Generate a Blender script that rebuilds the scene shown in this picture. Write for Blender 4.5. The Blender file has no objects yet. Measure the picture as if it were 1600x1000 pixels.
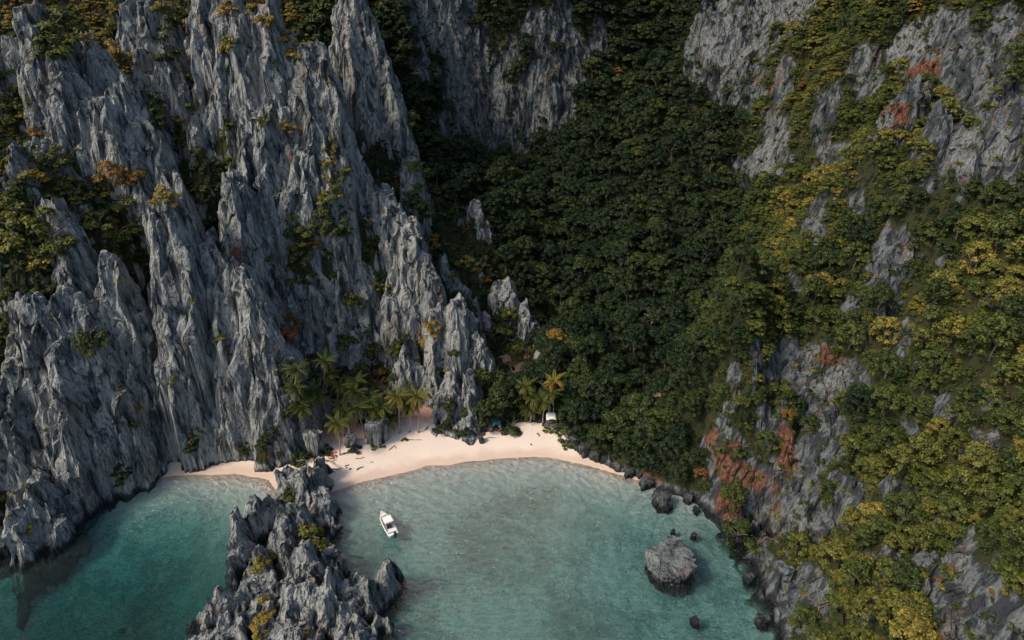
import bpy, math, random
import numpy as np
from mathutils import Vector, Matrix

# ------------------------------------------------------------------ camera, sky, sun, exposure
S = bpy.context.scene
COL = S.collection
TH = math.radians(28.0); ST, CT = math.sin(TH), math.cos(TH)
CAMH = 100.0; F = 1067.0
cam = bpy.data.cameras.new('camera'); cam.sensor_width = 36; cam.lens = 36 * F / 1600
cam.clip_start = 1; cam.clip_end = 3000
co = bpy.data.objects.new('camera', cam); COL.objects.link(co)
co.location = (0, 0, CAMH); co.rotation_euler = (math.radians(90) - TH, 0, 0)
S.camera = co
SUN_EL, SUN_AZ = math.radians(46), math.radians(244)      # azimuth clockwise from +Y
W = bpy.data.worlds.new('World'); S.world = W; W.use_nodes = True
wn = W.node_tree.nodes; wl = W.node_tree.links
sky = wn.new('ShaderNodeTexSky'); sky.sky_type = 'NISHITA'; sky.sun_disc = False
sky.sun_elevation = SUN_EL; sky.sun_rotation = SUN_AZ
sky.air_density = 1.0; sky.dust_density = 3.0; sky.ozone_density = 1.0
wl.new(sky.outputs[0], wn['Background'].inputs[0]); wn['Background'].inputs[1].default_value = 0.14
sl = bpy.data.lights.new('sun', 'SUN'); sl.energy = 2.6; sl.angle = math.radians(11); sl.color = (1.0, 0.87, 0.70)
so = bpy.data.objects.new('sun', sl); COL.objects.link(so)
sd = Vector((math.sin(SUN_AZ) * math.cos(SUN_EL), math.cos(SUN_AZ) * math.cos(SUN_EL), math.sin(SUN_EL)))
so.rotation_euler = sd.to_track_quat('Z', 'Y').to_euler()
S.view_settings.view_transform = 'Standard'; S.view_settings.look = 'None'
S.view_settings.gamma = 1.0; S.view_settings.use_curve_mapping = False
S.view_settings.exposure = 0.2
S.cycles.max_bounces = 6; S.cycles.diffuse_bounces = 3; S.cycles.glossy_bounces = 2
S.cycles.transmission_bounces = 4; S.cycles.transparent_max_bounces = 8; S.cycles.volume_bounces = 0
S.cycles.caustics_reflective = False; S.cycles.caustics_refractive = False

rng = np.random.RandomState(7)
random.seed(7)

# ------------------------------------------------------------------ helpers
def at(px, py, Y):
    """Point on the line of sight through a photo pixel, at ground distance Y from the camera."""
    u = (px - 800) / F; v = (py - 500) / F
    c = Y / (CT - v * ST)
    return (u * c, Y, CAMH - c * (ST + v * CT))

def on(px, py, z=0.0):
    u = (px - 800) / F; v = (py - 500) / F
    c = (CAMH - z) / (ST + v * CT)
    return (u * c, c * (CT - v * ST), z)

def project(P):
    P = np.asarray(P, float)
    dz = P[..., 2] - CAMH
    c = P[..., 1] * CT - dz * ST
    up = P[..., 1] * ST + dz * CT
    return 800 + F * P[..., 0] / c, 500 - F * up / c, c

def hsh(ix, iy, iz, seed):
    h = (ix.astype(np.int64) * 374761393 + iy.astype(np.int64) * 668265263 + iz.astype(np.int64) * 2147483647 + seed * 974711) & 0xFFFFFFFF
    h = ((h ^ (h >> 13)) * 1274126177) & 0xFFFFFFFF
    h = ((h ^ (h >> 16)) * 2246822519) & 0xFFFFFFFF
    return ((h ^ (h >> 15)) & 0xFFFFFF) / float(0xFFFFFF)

def vnoise2(x, y, seed=0):
    ix = np.floor(x); iy = np.floor(y); fx = x - ix; fy = y - iy
    fx = fx * fx * (3 - 2 * fx); fy = fy * fy * (3 - 2 * fy)
    z = np.zeros_like(ix)
    a = hsh(ix, iy, z, seed); b = hsh(ix + 1, iy, z, seed); c = hsh(ix, iy + 1, z, seed); d = hsh(ix + 1, iy + 1, z, seed)
    return (a + (b - a) * fx) * (1 - fy) + (c + (d - c) * fx) * fy

def vnoise3(x, y, z, seed=0):
    ix = np.floor(x); iy = np.floor(y); iz = np.floor(z)
    fx = x - ix; fy = y - iy; fz = z - iz
    fx = fx * fx * (3 - 2 * fx); fy = fy * fy * (3 - 2 * fy); fz = fz * fz * (3 - 2 * fz)
    r = 0
    for dx in (0, 1):
        for dy in (0, 1):
            for dz in (0, 1):
                w = (fx if dx else 1 - fx) * (fy if dy else 1 - fy) * (fz if dz else 1 - fz)
                r = r + w * hsh(ix + dx, iy + dy, iz + dz, seed)
    return r

def fbm2(x, y, o=4, seed=0):
    r = 0; a = .5; n = 0
    for k in range(o):
        r = r + a * vnoise2(x, y, seed + k); n += a; x = x * 2.03 + 11.3; y = y * 2.03 + 7.7; a *= .5
    return r / n

def sstep(a, b, x):
    t = np.clip((x - a) / (b - a), 0, 1); return t * t * (3 - 2 * t)

def seg_dist(x, y, ax, ay, bx, by):
    dx = bx - ax; dy = by - ay; L = dx * dx + dy * dy + 1e-9
    t = np.clip(((x - ax) * dx + (y - ay) * dy) / L, 0, 1)
    return t, x - (ax + t * dx), y - (ay + t * dy)

# ------------------------------------------------------------------ shore line and sand
SHORE = [on(*p)[:2] for p in [(-300, 900), (-100, 840), (0, 800), (90, 760), (170, 750), (228, 750), (262, 746), (310, 742), (370, 741), (420, 748), (450, 780), (500, 777), (560, 757), (640, 735),
         (720, 722), (800, 716), (860, 716), (920, 727), (965, 740), (1010, 752), (1045, 768), (1090, 776), (1180, 790), (1270, 880), (1350, 1010), (1420, 1150)]]
def shore_sd(x, y):
    best = np.full(x.shape, 1e9); 
    for (a, b) in zip(SHORE[:-1], SHORE[1:]):
        t, dx, dy = seg_dist(x, y, a[0], a[1], b[0], b[1])
        best = np.minimum(best, dx * dx + dy * dy)
    d = np.sqrt(best)
    inside = np.zeros(x.shape, bool)                       # polygon of the water
    poly = SHORE + [(400, -200), (-400, -200)]
    for (a, b) in zip(poly, poly[1:] + poly[:1]):
        c = ((a[1] > y) != (b[1] > y)) & (x < (b[0] - a[0]) * (y - a[1]) / (b[1] - a[1] + 1e-12) + a[0])
        inside ^= c
    return np.where(inside, -d, d)

def sand_h(x, y):
    s = shore_sd(x, y)
    s = s + 1.2 * (vnoise2(x * .22, y * .22, 3) - .5)
    up = 0.10 * np.minimum(s, 12) + .16 * np.clip(s - 12, 0, 30)
    sea = np.maximum(-s, 0)
    left = sstep(-28, -52, x + (118 - y) * 0.10)            # the left cove falls off faster
    deep = left * (0.17 * sea + .0065 * sea ** 2) + (1 - left) * 2.7 * (1 - np.exp(-sea / 11.))
    deep = np.where(deep > 10, 10 + (deep - 10) * .3, deep)
    deep = deep + sstep(1, 8, sea) * (.9 * (fbm2(x * .12, y * .12, 4, 5) - .5) + .5 * (fbm2(x * .7, y * .7, 3, 9) - .5))
    return np.where(s > 0, up, -deep) + .06 * (fbm2(x * .8, y * .8, 3, 21) - .5)

# ------------------------------------------------------------------ ground under the rock and the forest
CP = []
def cp(px, py, Y, dz=0):
    p = at(px, py, Y); CP.append((p[0], p[1], p[2] + dz))
# ledges and gullies of the left massif
for a in [(60, 350, 130), (160, 300, 141), (85, 60, 172), (10, 170, 146), (280, 60, 188), (270, 160, 176), (240, 195, 162), (510, 120, 198), (500, 20, 218),
          (480, 380, 152), (520, 250, 168), (440, 480, 147), (545, 520, 151), (520, 610, 146), (620, 590, 144), (655, 600, 143), (820, 590, 148), (765, 560, 150), (700, 400, 172),
          (725, 320, 186), (640, 200, 208), (780, 450, 170), (850, 510, 166), (150, 525, 123), (200, 630, 125), (190, 330, 148), (330, 480, 137), (380, 640, 129), (300, 650, 128.5),
          (420, 330, 155), (120, 600, 120), (30, 600, 115), (330, 320, 152), (590, 420, 158), (640, 480, 151), (100, 200, 150), (180, 180, 163), (690, 560, 146), (730, 500, 152)]:
    cp(*a, dz=-5)
# feet of the rock
for a in [(110, 812, 0), (190, 782, 0), (232, 722, 0), (300, 710, 0), (360, 709, 0), (425, 715, 0), (460, 700, 0), (20, 900, 0), (-150, 1000, 0), (480, 690, 0)]:
    p = on(a[0], a[1], a[2]); CP.append((p[0], p[1], -6)); 
for a in [(520, 640, 4), (600, 655, 4), (660, 660, 3.5), (690, 680, 2), (770, 672, 2)]:
    p = on(a[0], a[1], a[2]); CP.append((p[0], p[1], p[2] - 1.5))
# right-hand shore
for a in [(900, 705, -1), (960, 730, -1), (1010, 742, -1), (1060, 765, -1), (1108, 790, -1), (1130, 840, -1), (1165, 905, -1), (1215, 985, -1)]:
    p = on(a[0], a[1], 0); CP.append((p[0] - 4, p[1] - 3, -5))
for a in [(915, 690, 4), (970, 712, 5), (1030, 725, 6), (1080, 755, 5)]:
    p = on(a[0], a[1], a[2]); CP.append((p[0] + 1, p[1] + 2.5, a[2]))
# beach and lagoon: below the sand
for a in [(560, 700), (640, 690), (740, 700), (840, 690), (600, 760), (720, 780), (860, 760), (960, 800), (1060, 860), (600, 900), (800, 900), (1000, 950), (300, 800), (200, 900),
          (100, 960), (300, 980), (700, 1050), (1000, 1080), (400, 1100), (0, 1100), (1180, 1080), (450, 760), (400, 800), (540, 850), (480, 900), (330, 930), (1120, 900), (1160, 970), (1050, 790)]:
    p = on(a[0], a[1], 0); CP.append((p[0], p[1], -9 if a[1] > 730 else -3))
# the forested valley
for a in [(1060, 650, 128), (1000, 500, 163), (900, 500, 168), (1000, 400, 186), (880, 400, 190), (1000, 250, 221), (880, 300, 212), (1000, 100, 256), (1000, 0, 282),
          (780, 260, 224), (880, 220, 238), (940, 120, 254), (1080, 60, 262), (1080, 250, 216), (1100, 400, 182), (1070, 590, 141), (1120, 450, 166), (1160, 370, 182), (1085, 660, 130), (1085, 520, 152)]:
    cp(*a, dz=-3)
for a in [(1000, 655, 131), (920, 640, 134), (860, 625, 138), (800, 628, 137), (900, 668, 129.5), (960, 690, 125), (880, 600, 143), (800, 590, 143), (840, 560, 150), (780, 640, 135)]:
    cp(*a, dz=1)
# back wall
for a in [(700, 130, 243), (740, 205, 243), (850, 215, 247), (700, 20, 249), (850, 20, 257), (930, 10, 268), (650, 60, 232), (1100, 20, 262), (1170, 110, 236), (1130, 20, 247), (1250, 10, 238), (1230, 60, 226)]:
    cp(*a)
# right-hand slope
for a in [(1190, 180, 218), (1200, 270, 202), (1250, 300, 178), (1300, 230, 178), (1300, 100, 192), (1400, 20, 186), (1500, 200, 134), (1400, 250, 146), (1300, 400, 139), (1200, 450, 133), (1240, 405, 141), (1095, 545, 119), (1096, 600, 115.5), (1200, 600, 112), (1200, 520, 121), (1130, 470, 128),
          (1102, 700, 111.5), (1200, 650, 108), (1130, 640, 112), (1270, 700, 101), (1250, 800, 93), (1240, 900, 82), (1230, 960, 77), (1400, 600, 101), (1350, 500, 118), (1450, 420, 121), (1600, 600, 86), (1600, 1000, 55), (1400, 1000, 63), (1400, 900, 72), (1300, 960, 72),
          (1500, 800, 76), (1600, 800, 68), (1600, 300, 116), (1600, 120, 142), (1560, 0, 164), (1700, 500, 88), (1750, 900, 55), (1750, 200, 120), (1500, 1100, 52), (1300, 1080, 66), (1350, 760, 90), (1200, 740, 104), (1180, 820, 97), (1160, 860, 92)]:
    cp(*a, dz=-1.5)
CP += [(-210, 130, 70), (-210, 180, 110), (-150, 250, 120), (-60, 290, 130), (60, 330, 125), (150, 300, 125), (190, 200, 120), (170, 100, 110), (140, 60, 85), (110, 30, 55), (80, 10, 30), (130, 160, 110),
       (-150, 205, 112), (-90, 235, 110), (-30, 270, 112), (140, 230, 118), (-170, 60, -12), (-100, 40, -12), (0, 20, -10), (-230, 70, 10)]
CP = np.array(CP)
def rbf_fit(P, c=5.0):
    d = np.hypot(P[:, None, 0] - P[None, :, 0], P[:, None, 1] - P[None, :, 1])
    A = -np.sqrt(d * d + c * c) + np.eye(len(P)) * .15
    n = len(P); M = np.zeros((n + 1, n + 1)); M[:n, :n] = A; M[:n, n] = 1; M[n, :n] = 1
    b = np.zeros(n + 1); b[:n] = P[:, 2]
    return np.linalg.solve(M, b)
RW = rbf_fit(CP)
def base_h(x, y):
    sh = x.shape; x = x.ravel(); y = y.ravel(); out = np.zeros(x.size)
    for i in range(0, x.size, 40000):
        dx = x[i:i + 40000, None] - CP[None, :, 0]; dy = y[i:i + 40000, None] - CP[None, :, 1]
        out[i:i + 40000] = (-np.sqrt(dx * dx + dy * dy + 25)) @ RW[:-1] + RW[-1]
    return out.reshape(sh)
BASE_X0, BASE_Y0, BASE_D = -240., -10., 1.0
_bx = np.arange(BASE_X0, 230, BASE_D); _by = np.arange(BASE_Y0, 345, BASE_D)
BASE = base_h(*np.meshgrid(_bx, _by))
def bil(G, x0, y0, d, x, y):
    fx = np.clip((x - x0) / d, 0, G.shape[1] - 1.001); fy = np.clip((y - y0) / d, 0, G.shape[0] - 1.001)
    ix = fx.astype(int); iy = fy.astype(int); fx = fx - ix; fy = fy - iy
    return (G[iy, ix] * (1 - fx) + G[iy, ix + 1] * fx) * (1 - fy) + (G[iy + 1, ix] * (1 - fx) + G[iy + 1, ix + 1] * fx) * fy

# ------------------------------------------------------------------ rock blades: crest line (two points), steepness across and towards the viewer
LEFT, ISLET, RIGHT = [], [], []
def blade(lst, name, a, b, kx=3.2, ky=4.2, w=.8):
    A = at(*a); Bp = at(*b); lst.append((name, A, Bp, kx, ky, w))
L = lambda a, b=None, **k: blade(LEFT, 'pinnacle', a, b or a, **k)
# front left block
L((20, 432, 120), (48, 430, 120), kx=2.8, ky=4.2, w=1.2); L((12, 540, 115), (66, 556, 116), kx=3.2, ky=4.2, w=1)
L((122, 450, 122), (105, 470, 121), kx=3.4, ky=4.2); L((93, 412, 124), (110, 425, 124), kx=3.2); L((150, 356, 130), (168, 372, 130), kx=4.2, ky=4, w=1.2)
L((184, 508, 125), (165, 525, 123.5), kx=6, ky=3.2); L((211, 520, 126.5), (213, 545, 126), kx=6.5, ky=3.1); L((112, 540, 119.5), (98, 555, 119), kx=3.8, ky=3.8, w=1)
L((125, 600, 117.5), (166, 640, 119), kx=5.5, ky=3.4); L((60, 610, 111.5), (96, 640, 112.5), kx=4.2, ky=3.8, w=1); L((-40, 560, 110), (-100, 540, 110), kx=2.5)
L((42, 714, 101), (12, 795, 94), kx=4.2, ky=3.2, w=1.4); L((78, 775, 99), (70, 800, 96.5), kx=4.5, ky=3.4, w=1.2); L((-30, 780, 96), (-90, 800, 94), kx=2.2, ky=3.2)
# the tall middle pinnacle and its buttresses
L((268, 304, 137), (288, 302, 137), kx=4.42, ky=4.20, w=1.52); L((322, 356, 135.5), kx=4.16, ky=4.40, w=1.52); L((362, 372, 135), (372, 380, 135), kx=4.42, ky=4.60, w=1.52)
L((388, 400, 133), (398, 440, 132), kx=3.64, ky=4.60, w=1.52); L((245, 350, 136), (236, 420, 134), kx=5.20, ky=4.50, w=1.52); L((300, 430, 136), (330, 470, 135), kx=3.90, ky=5.00, w=1.52)
L((415, 520, 134.5), (438, 610, 133), kx=4.16, ky=5.00, w=1.52); L((345, 520, 136), (290, 540, 135.5), kx=3.64, ky=5.00, w=1.52)
L((444, 640, 129.5), (448, 680, 127), kx=4.55, ky=5.00, w=1.52)
# upper left
L((30, -30, 160), (42, 0, 159), kx=5.80, ky=4.60, w=3.68); L((50, 60, 157), (86, 120, 154), kx=5.22, ky=4.60, w=3.22); L((40, 190, 147), (75, 215, 145), kx=4.93, ky=4.40, w=1.84); L((58, 150, 151), (98, 215, 148), kx=6.52, ky=5.00, w=1.84)
L((118, 28, 168), (140, 50, 167), kx=4.93, ky=4.40, w=2.76); L((108, 60, 166), (106, 90, 164), kx=6.52, ky=4.20, w=1.84); L((162, 112, 156), (112, 118, 155), kx=6.96, ky=5.00, w=2.99); L((176, 92, 160), (214, 108, 160), kx=6.96, ky=5.00, w=2.76); L((220, 180, 156), (228, 220, 154), kx=6.52, ky=5.00, w=1.84)
L((228, -45, 186), (198, -20, 185), kx=6.38, ky=4.60, w=3.68); L((250, 84, 170), (266, 110, 170), kx=6.09, ky=4.80, w=1.84); L((212, 62, 176), (224, 85, 175), kx=6.38, ky=4.20, w=1.84)
L((20, 245, 138), (0, 260, 137), kx=4.06, ky=4.00, w=1.84); L((55, 280, 135), (75, 290, 134), kx=4.35, ky=4.00, w=1.84); L((205, 262, 148), (215, 300, 146), kx=5.51, ky=4.60, w=1.84); L((245, 225, 150), (262, 262, 148), kx=5.80, ky=4.80, w=1.84)
L((-60, 40, 152), (-130, 40, 152), kx=4.35, ky=4.00, w=1.84); L((-60, 330, 128), (-140, 330, 130), kx=3.48, ky=3.50, w=1.84); L((5, 60, 158), (-20, 90, 157), kx=4.93, ky=4.40, w=1.84)
# the great wall
L((312, -40, 181), (345, -60, 182), kx=7.25, ky=5.00, w=4.14); L((350, -25, 179), (412, -14, 178), kx=6.09, ky=5.00, w=4.14); L((438, 30, 177), (456, 50, 176), kx=5.22, ky=5.00, w=3.22); L((455, 22, 183), kx=7.25, ky=4.20, w=1.84)
L((474, 32, 176), (494, 88, 173), kx=5.22, ky=5.00, w=3.22); L((498, 150, 171), (522, 240, 165), kx=5.80, ky=5.00, w=2.76); L((387, 138, 164), (404, 162, 163), kx=4.64, ky=5.00, w=2.99)
L((350, 236, 150), (372, 258, 149), kx=4.93, ky=5.00, w=2.99); L((328, 110, 170), (308, 170, 166), kx=6.09, ky=5.00, w=3.45); L((300, 60, 176), (296, 100, 174), kx=7.25, ky=5.00, w=2.76); L((455, 200, 163), (478, 212, 162), kx=5.22, ky=5.00, w=2.99); L((430, 130, 170), (445, 160, 168), kx=5.80, ky=5.00, w=2.76)
L((470, 296, 157), (436, 286, 158), kx=5.51, ky=5.00, w=2.99); L((400, 250, 158), (425, 270, 157), kx=5.80, ky=5.00, w=2.76)
# right-hand spire and the long descending ridge
L((545, -60, 207), (560, -20, 206), kx=3.62, ky=4.80, w=2.56); L((582, 26, 204), (618, 130, 198), kx=4.75, ky=5.00, w=2.56); L((513, 146, 192), (522, 190, 189), kx=5.00, ky=5.00, w=2.08); L((628, 240, 187), (645, 300, 180), kx=4.75, ky=5.00, w=2.24); L((560, 120, 196), (580, 170, 192), kx=4.25, ky=5.00, w=2.24)
L((560, 220, 173), (570, 240, 172), kx=4.25, ky=5.00, w=1.92); L((554, 266, 168), kx=4.25, ky=5.00, w=1.28); L((592, 270, 168), (632, 328, 162), kx=4.00, ky=5.00, w=2.24); L((646, 348, 159), (672, 408, 154), kx=4.00, ky=5.00, w=1.92)
L((690, 448, 150), (712, 466, 148), kx=3.50, ky=5.00, w=1.28); L((742, 493, 145), (752, 518, 143.5), kx=3.75, ky=5.00, w=1.28)
L((560, 396, 157), (520, 396, 158), kx=4.25, ky=5.00, w=1.92); L((505, 428, 155), (470, 438, 155), kx=4.25, ky=5.00, w=1.92); L((610, 436, 153), (640, 458, 152), kx=4.00, ky=5.00, w=1.92)
L((634, 522, 143), (648, 543, 142), kx=3.75, ky=4.60, w=1.28); L((500, 468, 152), (545, 478, 152), kx=4.25, ky=5.00, w=1.92)
L((736, 554, 136), (740, 580, 135), kx=4.25, ky=4.60, w=1.28); L((700, 558, 137), (712, 590, 135), kx=4.00, ky=4.60, w=1.28); L((686, 590, 133.5), (690, 640, 131.5), kx=5.50, ky=5.00, w=1.28); L((722, 628, 131.5), (745, 643, 131), kx=4.00, ky=4.60, w=1.28); L((608, 590, 139.5), (650, 598, 139), kx=4.25, ky=4.60, w=1.28)
# dark pinnacles behind, towards the forest
L((688, 378, 170), (720, 424, 166), kx=3, ky=4.5); L((774, 412, 170), kx=4.5, ky=5); L((785, 412, 170.5), kx=4.5, ky=5); L((797, 424, 169.5), kx=4, ky=5); L((819, 454, 166), (840, 490, 163), kx=3.6, ky=5); L((760, 470, 163), (740, 460, 164), kx=3.4, ky=4.5)
L((738, 284, 190), (746, 300, 189), kx=4, ky=5)
# the rock spit between the coves
I = lambda a, b=None, **k: blade(ISLET, 'pinnacle', a, b or a, **k)
I((440, 726, 110.5), (474, 733, 109), kx=4.41, ky=3.64, w=2.28); I((487, 750, 106), (500, 770, 103), kx=3.82, ky=3.92, w=1.52); I((391, 783, 100.5), (420, 782, 102), kx=3.82, ky=3.64, w=2.28); I((370, 800, 97), (372, 840, 92), kx=4.70, ky=4.20, w=1.52)
I((458, 788, 98), (450, 800, 97), kx=4.41, ky=4.48, w=1.52); I((438, 808, 95.5), kx=4.70, ky=4.76, w=1.52); I((444, 832, 92.5), kx=4.41, ky=4.48, w=1.52); I((464, 850, 86), (478, 870, 84.5), kx=3.82, ky=4.48, w=1.90); I((500, 905, 80.5), (450, 910, 80), kx=3.82, ky=4.48, w=1.52)
I((376, 895, 84), (384, 920, 82), kx=4.41, ky=4.20, w=1.52); I((408, 893, 84), (402, 915, 82.5), kx=4.41, ky=4.20, w=1.52); I((518, 852, 89), (530, 870, 88), kx=4.12, ky=4.20, w=1.52); I((542, 892, 83), (558, 890, 83.5), kx=3.82, ky=4.20, w=1.52); I((584, 874, 86), (590, 900, 85), kx=5.88, ky=4.48, w=1.52)
I((527, 975, 74), (550, 980, 74), kx=3.82, ky=4.20, w=1.52); I((602, 964, 76.5), (606, 985, 76), kx=5.00, ky=4.48, w=1.52); I((440, 975, 74), (400, 985, 74), kx=3.82, ky=4.20, w=1.52); I((480, 1050, 67), (560, 1060, 67), kx=3.23, ky=3.50, w=1.52)
I((328, 918, 79.5), (318, 935, 78.5), kx=3.09, ky=3.64, w=0.76); I((350, 980, 74), (300, 990, 73), kx=3.23, ky=3.64, w=1.52)
I((455, 815, 98), (455, 1010, 69.5), kx=.75, ky=1.2, w=.1); I((405, 850, 92), (385, 960, 77), kx=1.8, ky=2, w=.5); I((515, 900, 82), (560, 980, 74), kx=1.6, ky=1.8, w=.5)
# right-hand outcrops
R = lambda a, b=None, **k: blade(RIGHT, 'outcrop', a, b or a, **k)
R((1243, 424, 151), (1222, 470, 147.5), kx=3, ky=3.5); R((1395, 385, 125), (1440, 380, 126), kx=2.4, ky=3.6); R((1385, 440, 120), (1375, 500, 115), kx=3.4, ky=4); R((1480, 420, 121), (1500, 425, 121), kx=2.5, ky=4)
R((1245, 515, 125), (1225, 560, 119), kx=3.2, ky=4.2); R((1270, 555, 120), (1310, 560, 118), kx=2.8, ky=4); R((1283, 715, 102), (1268, 765, 98), kx=3, ky=4.6); R((1205, 660, 113), (1190, 700, 109), kx=3.6, ky=4.6); R((1150, 590, 128), (1142, 640, 124), kx=4, ky=4.6); R((1240, 890, 84.5), (1228, 950, 79), kx=3.4, ky=4)
R((1150, 715, 110), (1160, 770, 106), kx=4, ky=4.6); R((1400, 915, 73), (1450, 912, 73), kx=2.4, ky=3.6); R((1475, 905, 71.5), (1560, 870, 72.5), kx=2.2, ky=3.6); R((1360, 880, 78), (1372, 900, 77), kx=3, ky=4); R((1470, 640, 92), kx=3.2, ky=4)
R((1478, 135, 140), (1468, 190, 136), kx=3.4, ky=4.2); R((1500, 188, 133), (1540, 180, 133), kx=3, ky=4.2); R((1560, 130, 137), (1620, 90, 139), kx=3, ky=4.2); R((1555, 20, 158), (1540, 60, 154), kx=3.4, ky=4.2); R((1430, 90, 150), (1400, 150, 148), kx=3, ky=4)
R((1115, -10, 248), (1170, 60, 238), kx=3, ky=4.6); R((1250, 0, 240), (1280, 30, 232), kx=3, ky=4.6); R((1200, 215, 207), (1225, 220, 206), kx=3, ky=4.4)

R((893, 690, 130), (915, 703, 126.5), kx=1.6, ky=1.8, w=.7); R((915, 703, 126.5), (965, 716, 123.5), kx=1.6, ky=1.8, w=.7); R((965, 716, 123.5), (1030, 735, 118.5), kx=1.6, ky=1.8, w=.6); R((1030, 735, 118.5), (1100, 765, 111.5), kx=1.8, ky=1.8, w=.6)
R((1100, 765, 111.5), (1135, 830, 99), kx=3, ky=2.5, w=.8); R((1135, 830, 99), (1175, 900, 89), kx=3, ky=2.5, w=.8); R((1175, 900, 89), (1225, 985, 78.5), kx=3, ky=2.5, w=.8)

def columns(H, x0, y0, d, X, Y, cell, kk, lo, hi, seed, asp=.75):
    """Max over jittered cells of a steep column whose top sits at the local height: splits a smooth face into pinnacles."""
    el = 1 / asp
    cx = X / cell; cy = Y / (cell * el)
    ix = np.floor(cx); iy = np.floor(cy)
    out = np.full(X.shape, -1e9)
    for dx in (-1, 0, 1):
        for dy in (-1, 0, 1):
            jx = ix + dx; jy = iy + dy; z = np.zeros_like(jx)
            px = (jx + hsh(jx, jy, z, seed)) * cell; py = (jy + hsh(jx, jy, z + 1, seed)) * cell * el
            h = bil(H, x0, y0, d, px, py) + lo + (hi - lo) * hsh(jx, jy, z + 2, seed) ** 1.5
            an = (hsh(jx, jy, z + 3, seed) - .5) * 1.0; ca = np.cos(an); sa = np.sin(an)
            ux = X - px; uy = Y - py
            r = np.sqrt((ux * ca + uy * sa) ** 2 + (asp * (uy * ca - ux * sa)) ** 2)
            k2 = kk * (.75 + .7 * hsh(jx, jy, z + 4, seed))
            np.maximum(out, h - k2 * np.maximum(r - .2 * cell, 0), out=out)
    return out

CARVE = [(at(1162, 735, 107.5), at(1212, 850, 96), 8., 1.5), (at(1258, 640, 110), at(1232, 720, 103.5), 6., 1.4), (at(1108, 640, 114.5), at(1112, 745, 109.5), 6., 1.5), (at(1330, 690, 100), at(1320, 800, 90), 5., 1.4)]
class Patch: pass
def patch(x0, x1, y0, y1, d, blades, rockw, base=True, cells=((6., 5.5, -2.5, 4., 2.8, .7), (2.3, 7., -1., 2.2, 1.6, .4), (.95, 7., -.4, .8, .6, .35)), expo=None):
    p = Patch(); p.x0, p.y0, p.d = x0, y0, d
    xs = np.arange(x0, x1, d); ys = np.arange(y0, y1, d)
    X, Y = np.meshgrid(xs, ys)
    wx = X + 2.2 * (fbm2(X * .13, Y * .13, 3, 31) - .5) * 2; wy = Y + 2.2 * (fbm2(X * .13, Y * .13, 3, 47) - .5) * 2
    B = bil(BASE, BASE_X0, BASE_Y0, BASE_D, X, Y) if base else np.full(X.shape, -14.0)
    p.base = B
    H = B.copy(); ID = np.full(X.shape, -1)
    for i, (n, a, b, kx, ky, w) in enumerate(blades):
        t, dx, dy = seg_dist(wx, wy, a[0], a[1], b[0], b[1])
        dd = np.sqrt((kx * dx) ** 2 + (ky * dy) ** 2)
        h = a[2] + (b[2] - a[2]) * t - np.maximum(dd - w * 3, 0)
        m = h > H; H[m] = h[m]; ID[m] = i
    p.ID = ID
    for a, b, dep, rad in (CARVE if blades is RIGHT else ()):
        t, dx, dy = seg_dist(wx, wy, a[0], a[1], b[0], b[1]); H = H - dep * np.exp(-(dx * dx + dy * dy) / rad ** 2)
    wgt = np.where(ID >= 0, 1.0, rockw)
    if expo is not None: wgt = np.maximum(wgt, np.clip(1.6 * expo, 0, 1))
    for k in range(3):
        wgt = (wgt + np.roll(wgt, 2, 0) + np.roll(wgt, -2, 0) + np.roll(wgt, 2, 1) + np.roll(wgt, -2, 1)) / 5
    for k, (c, kk, lo, hi, dl, asp) in enumerate(cells):
        Cc = np.maximum(H - dl, columns(H, x0, y0, d, wx if k == 0 else X + .3 * (vnoise2(X * 1.3, Y * 1.3, 5) - .5), wy if k == 0 else Y, c, kk, lo, hi, 100 + k * 17, asp))
        H = H * (1 - wgt) + Cc * wgt
    H = H + wgt * .7 * (np.abs(fbm2(X * .9, Y * .55, 3, 77) - .5) * -2 + .3)
    if blades is RIGHT: H = H + (1 - wgt) * sstep(4, 14, H) * (6. * (fbm2(X * .075, Y * .075, 2, 301) - .5) + 2.5 * (vnoise2(X * .2, Y * .2, 303) - .5))
    p.X, p.Y, p.H, p.w = X, Y, H, wgt
    # break the pure height field: shift vertices sideways with height
    q = .9 * np.minimum(1, np.maximum(wgt, .3))
    wz = (vnoise3(X * .16, Y * .16, H * .06, 71) - .5) * 3
    ja, jb, jc = np.floor((X * .92 + Y * .3 + H * .10 + wz) / 2.7), np.floor((Y * .9 - X * .3 + H * .12 + wz) / 3.4), np.floor((H + X * .55 - Y * .3 + wz * 2) / 6.5)
    bx = (hsh(ja, jb, jc, 81) - .5) * 1.2 * np.clip(wgt * 1.4 - .3, 0, 1); by = (hsh(ja, jb, jc, 83) - .5) * 1.3 * np.clip(wgt * 1.4 - .3, 0, 1)
    bs = 1.0 if d > .25 else .55
    p.VX = X + bx * bs + q * ((vnoise3(X * .5, Y * .5, H * .16, 61) - .5) * 1.5 + (vnoise3(X * 1.3, Y * 1.3, H * .5, 63) - .5) * .7)
    p.VY = Y + by * bs + q * ((vnoise3(X * .5, Y * .5, H * .16, 67) - .5) * 1.5 + (vnoise3(X * 1.3, Y * 1.3, H * .5, 69) - .5) * .9)
    return p

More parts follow.
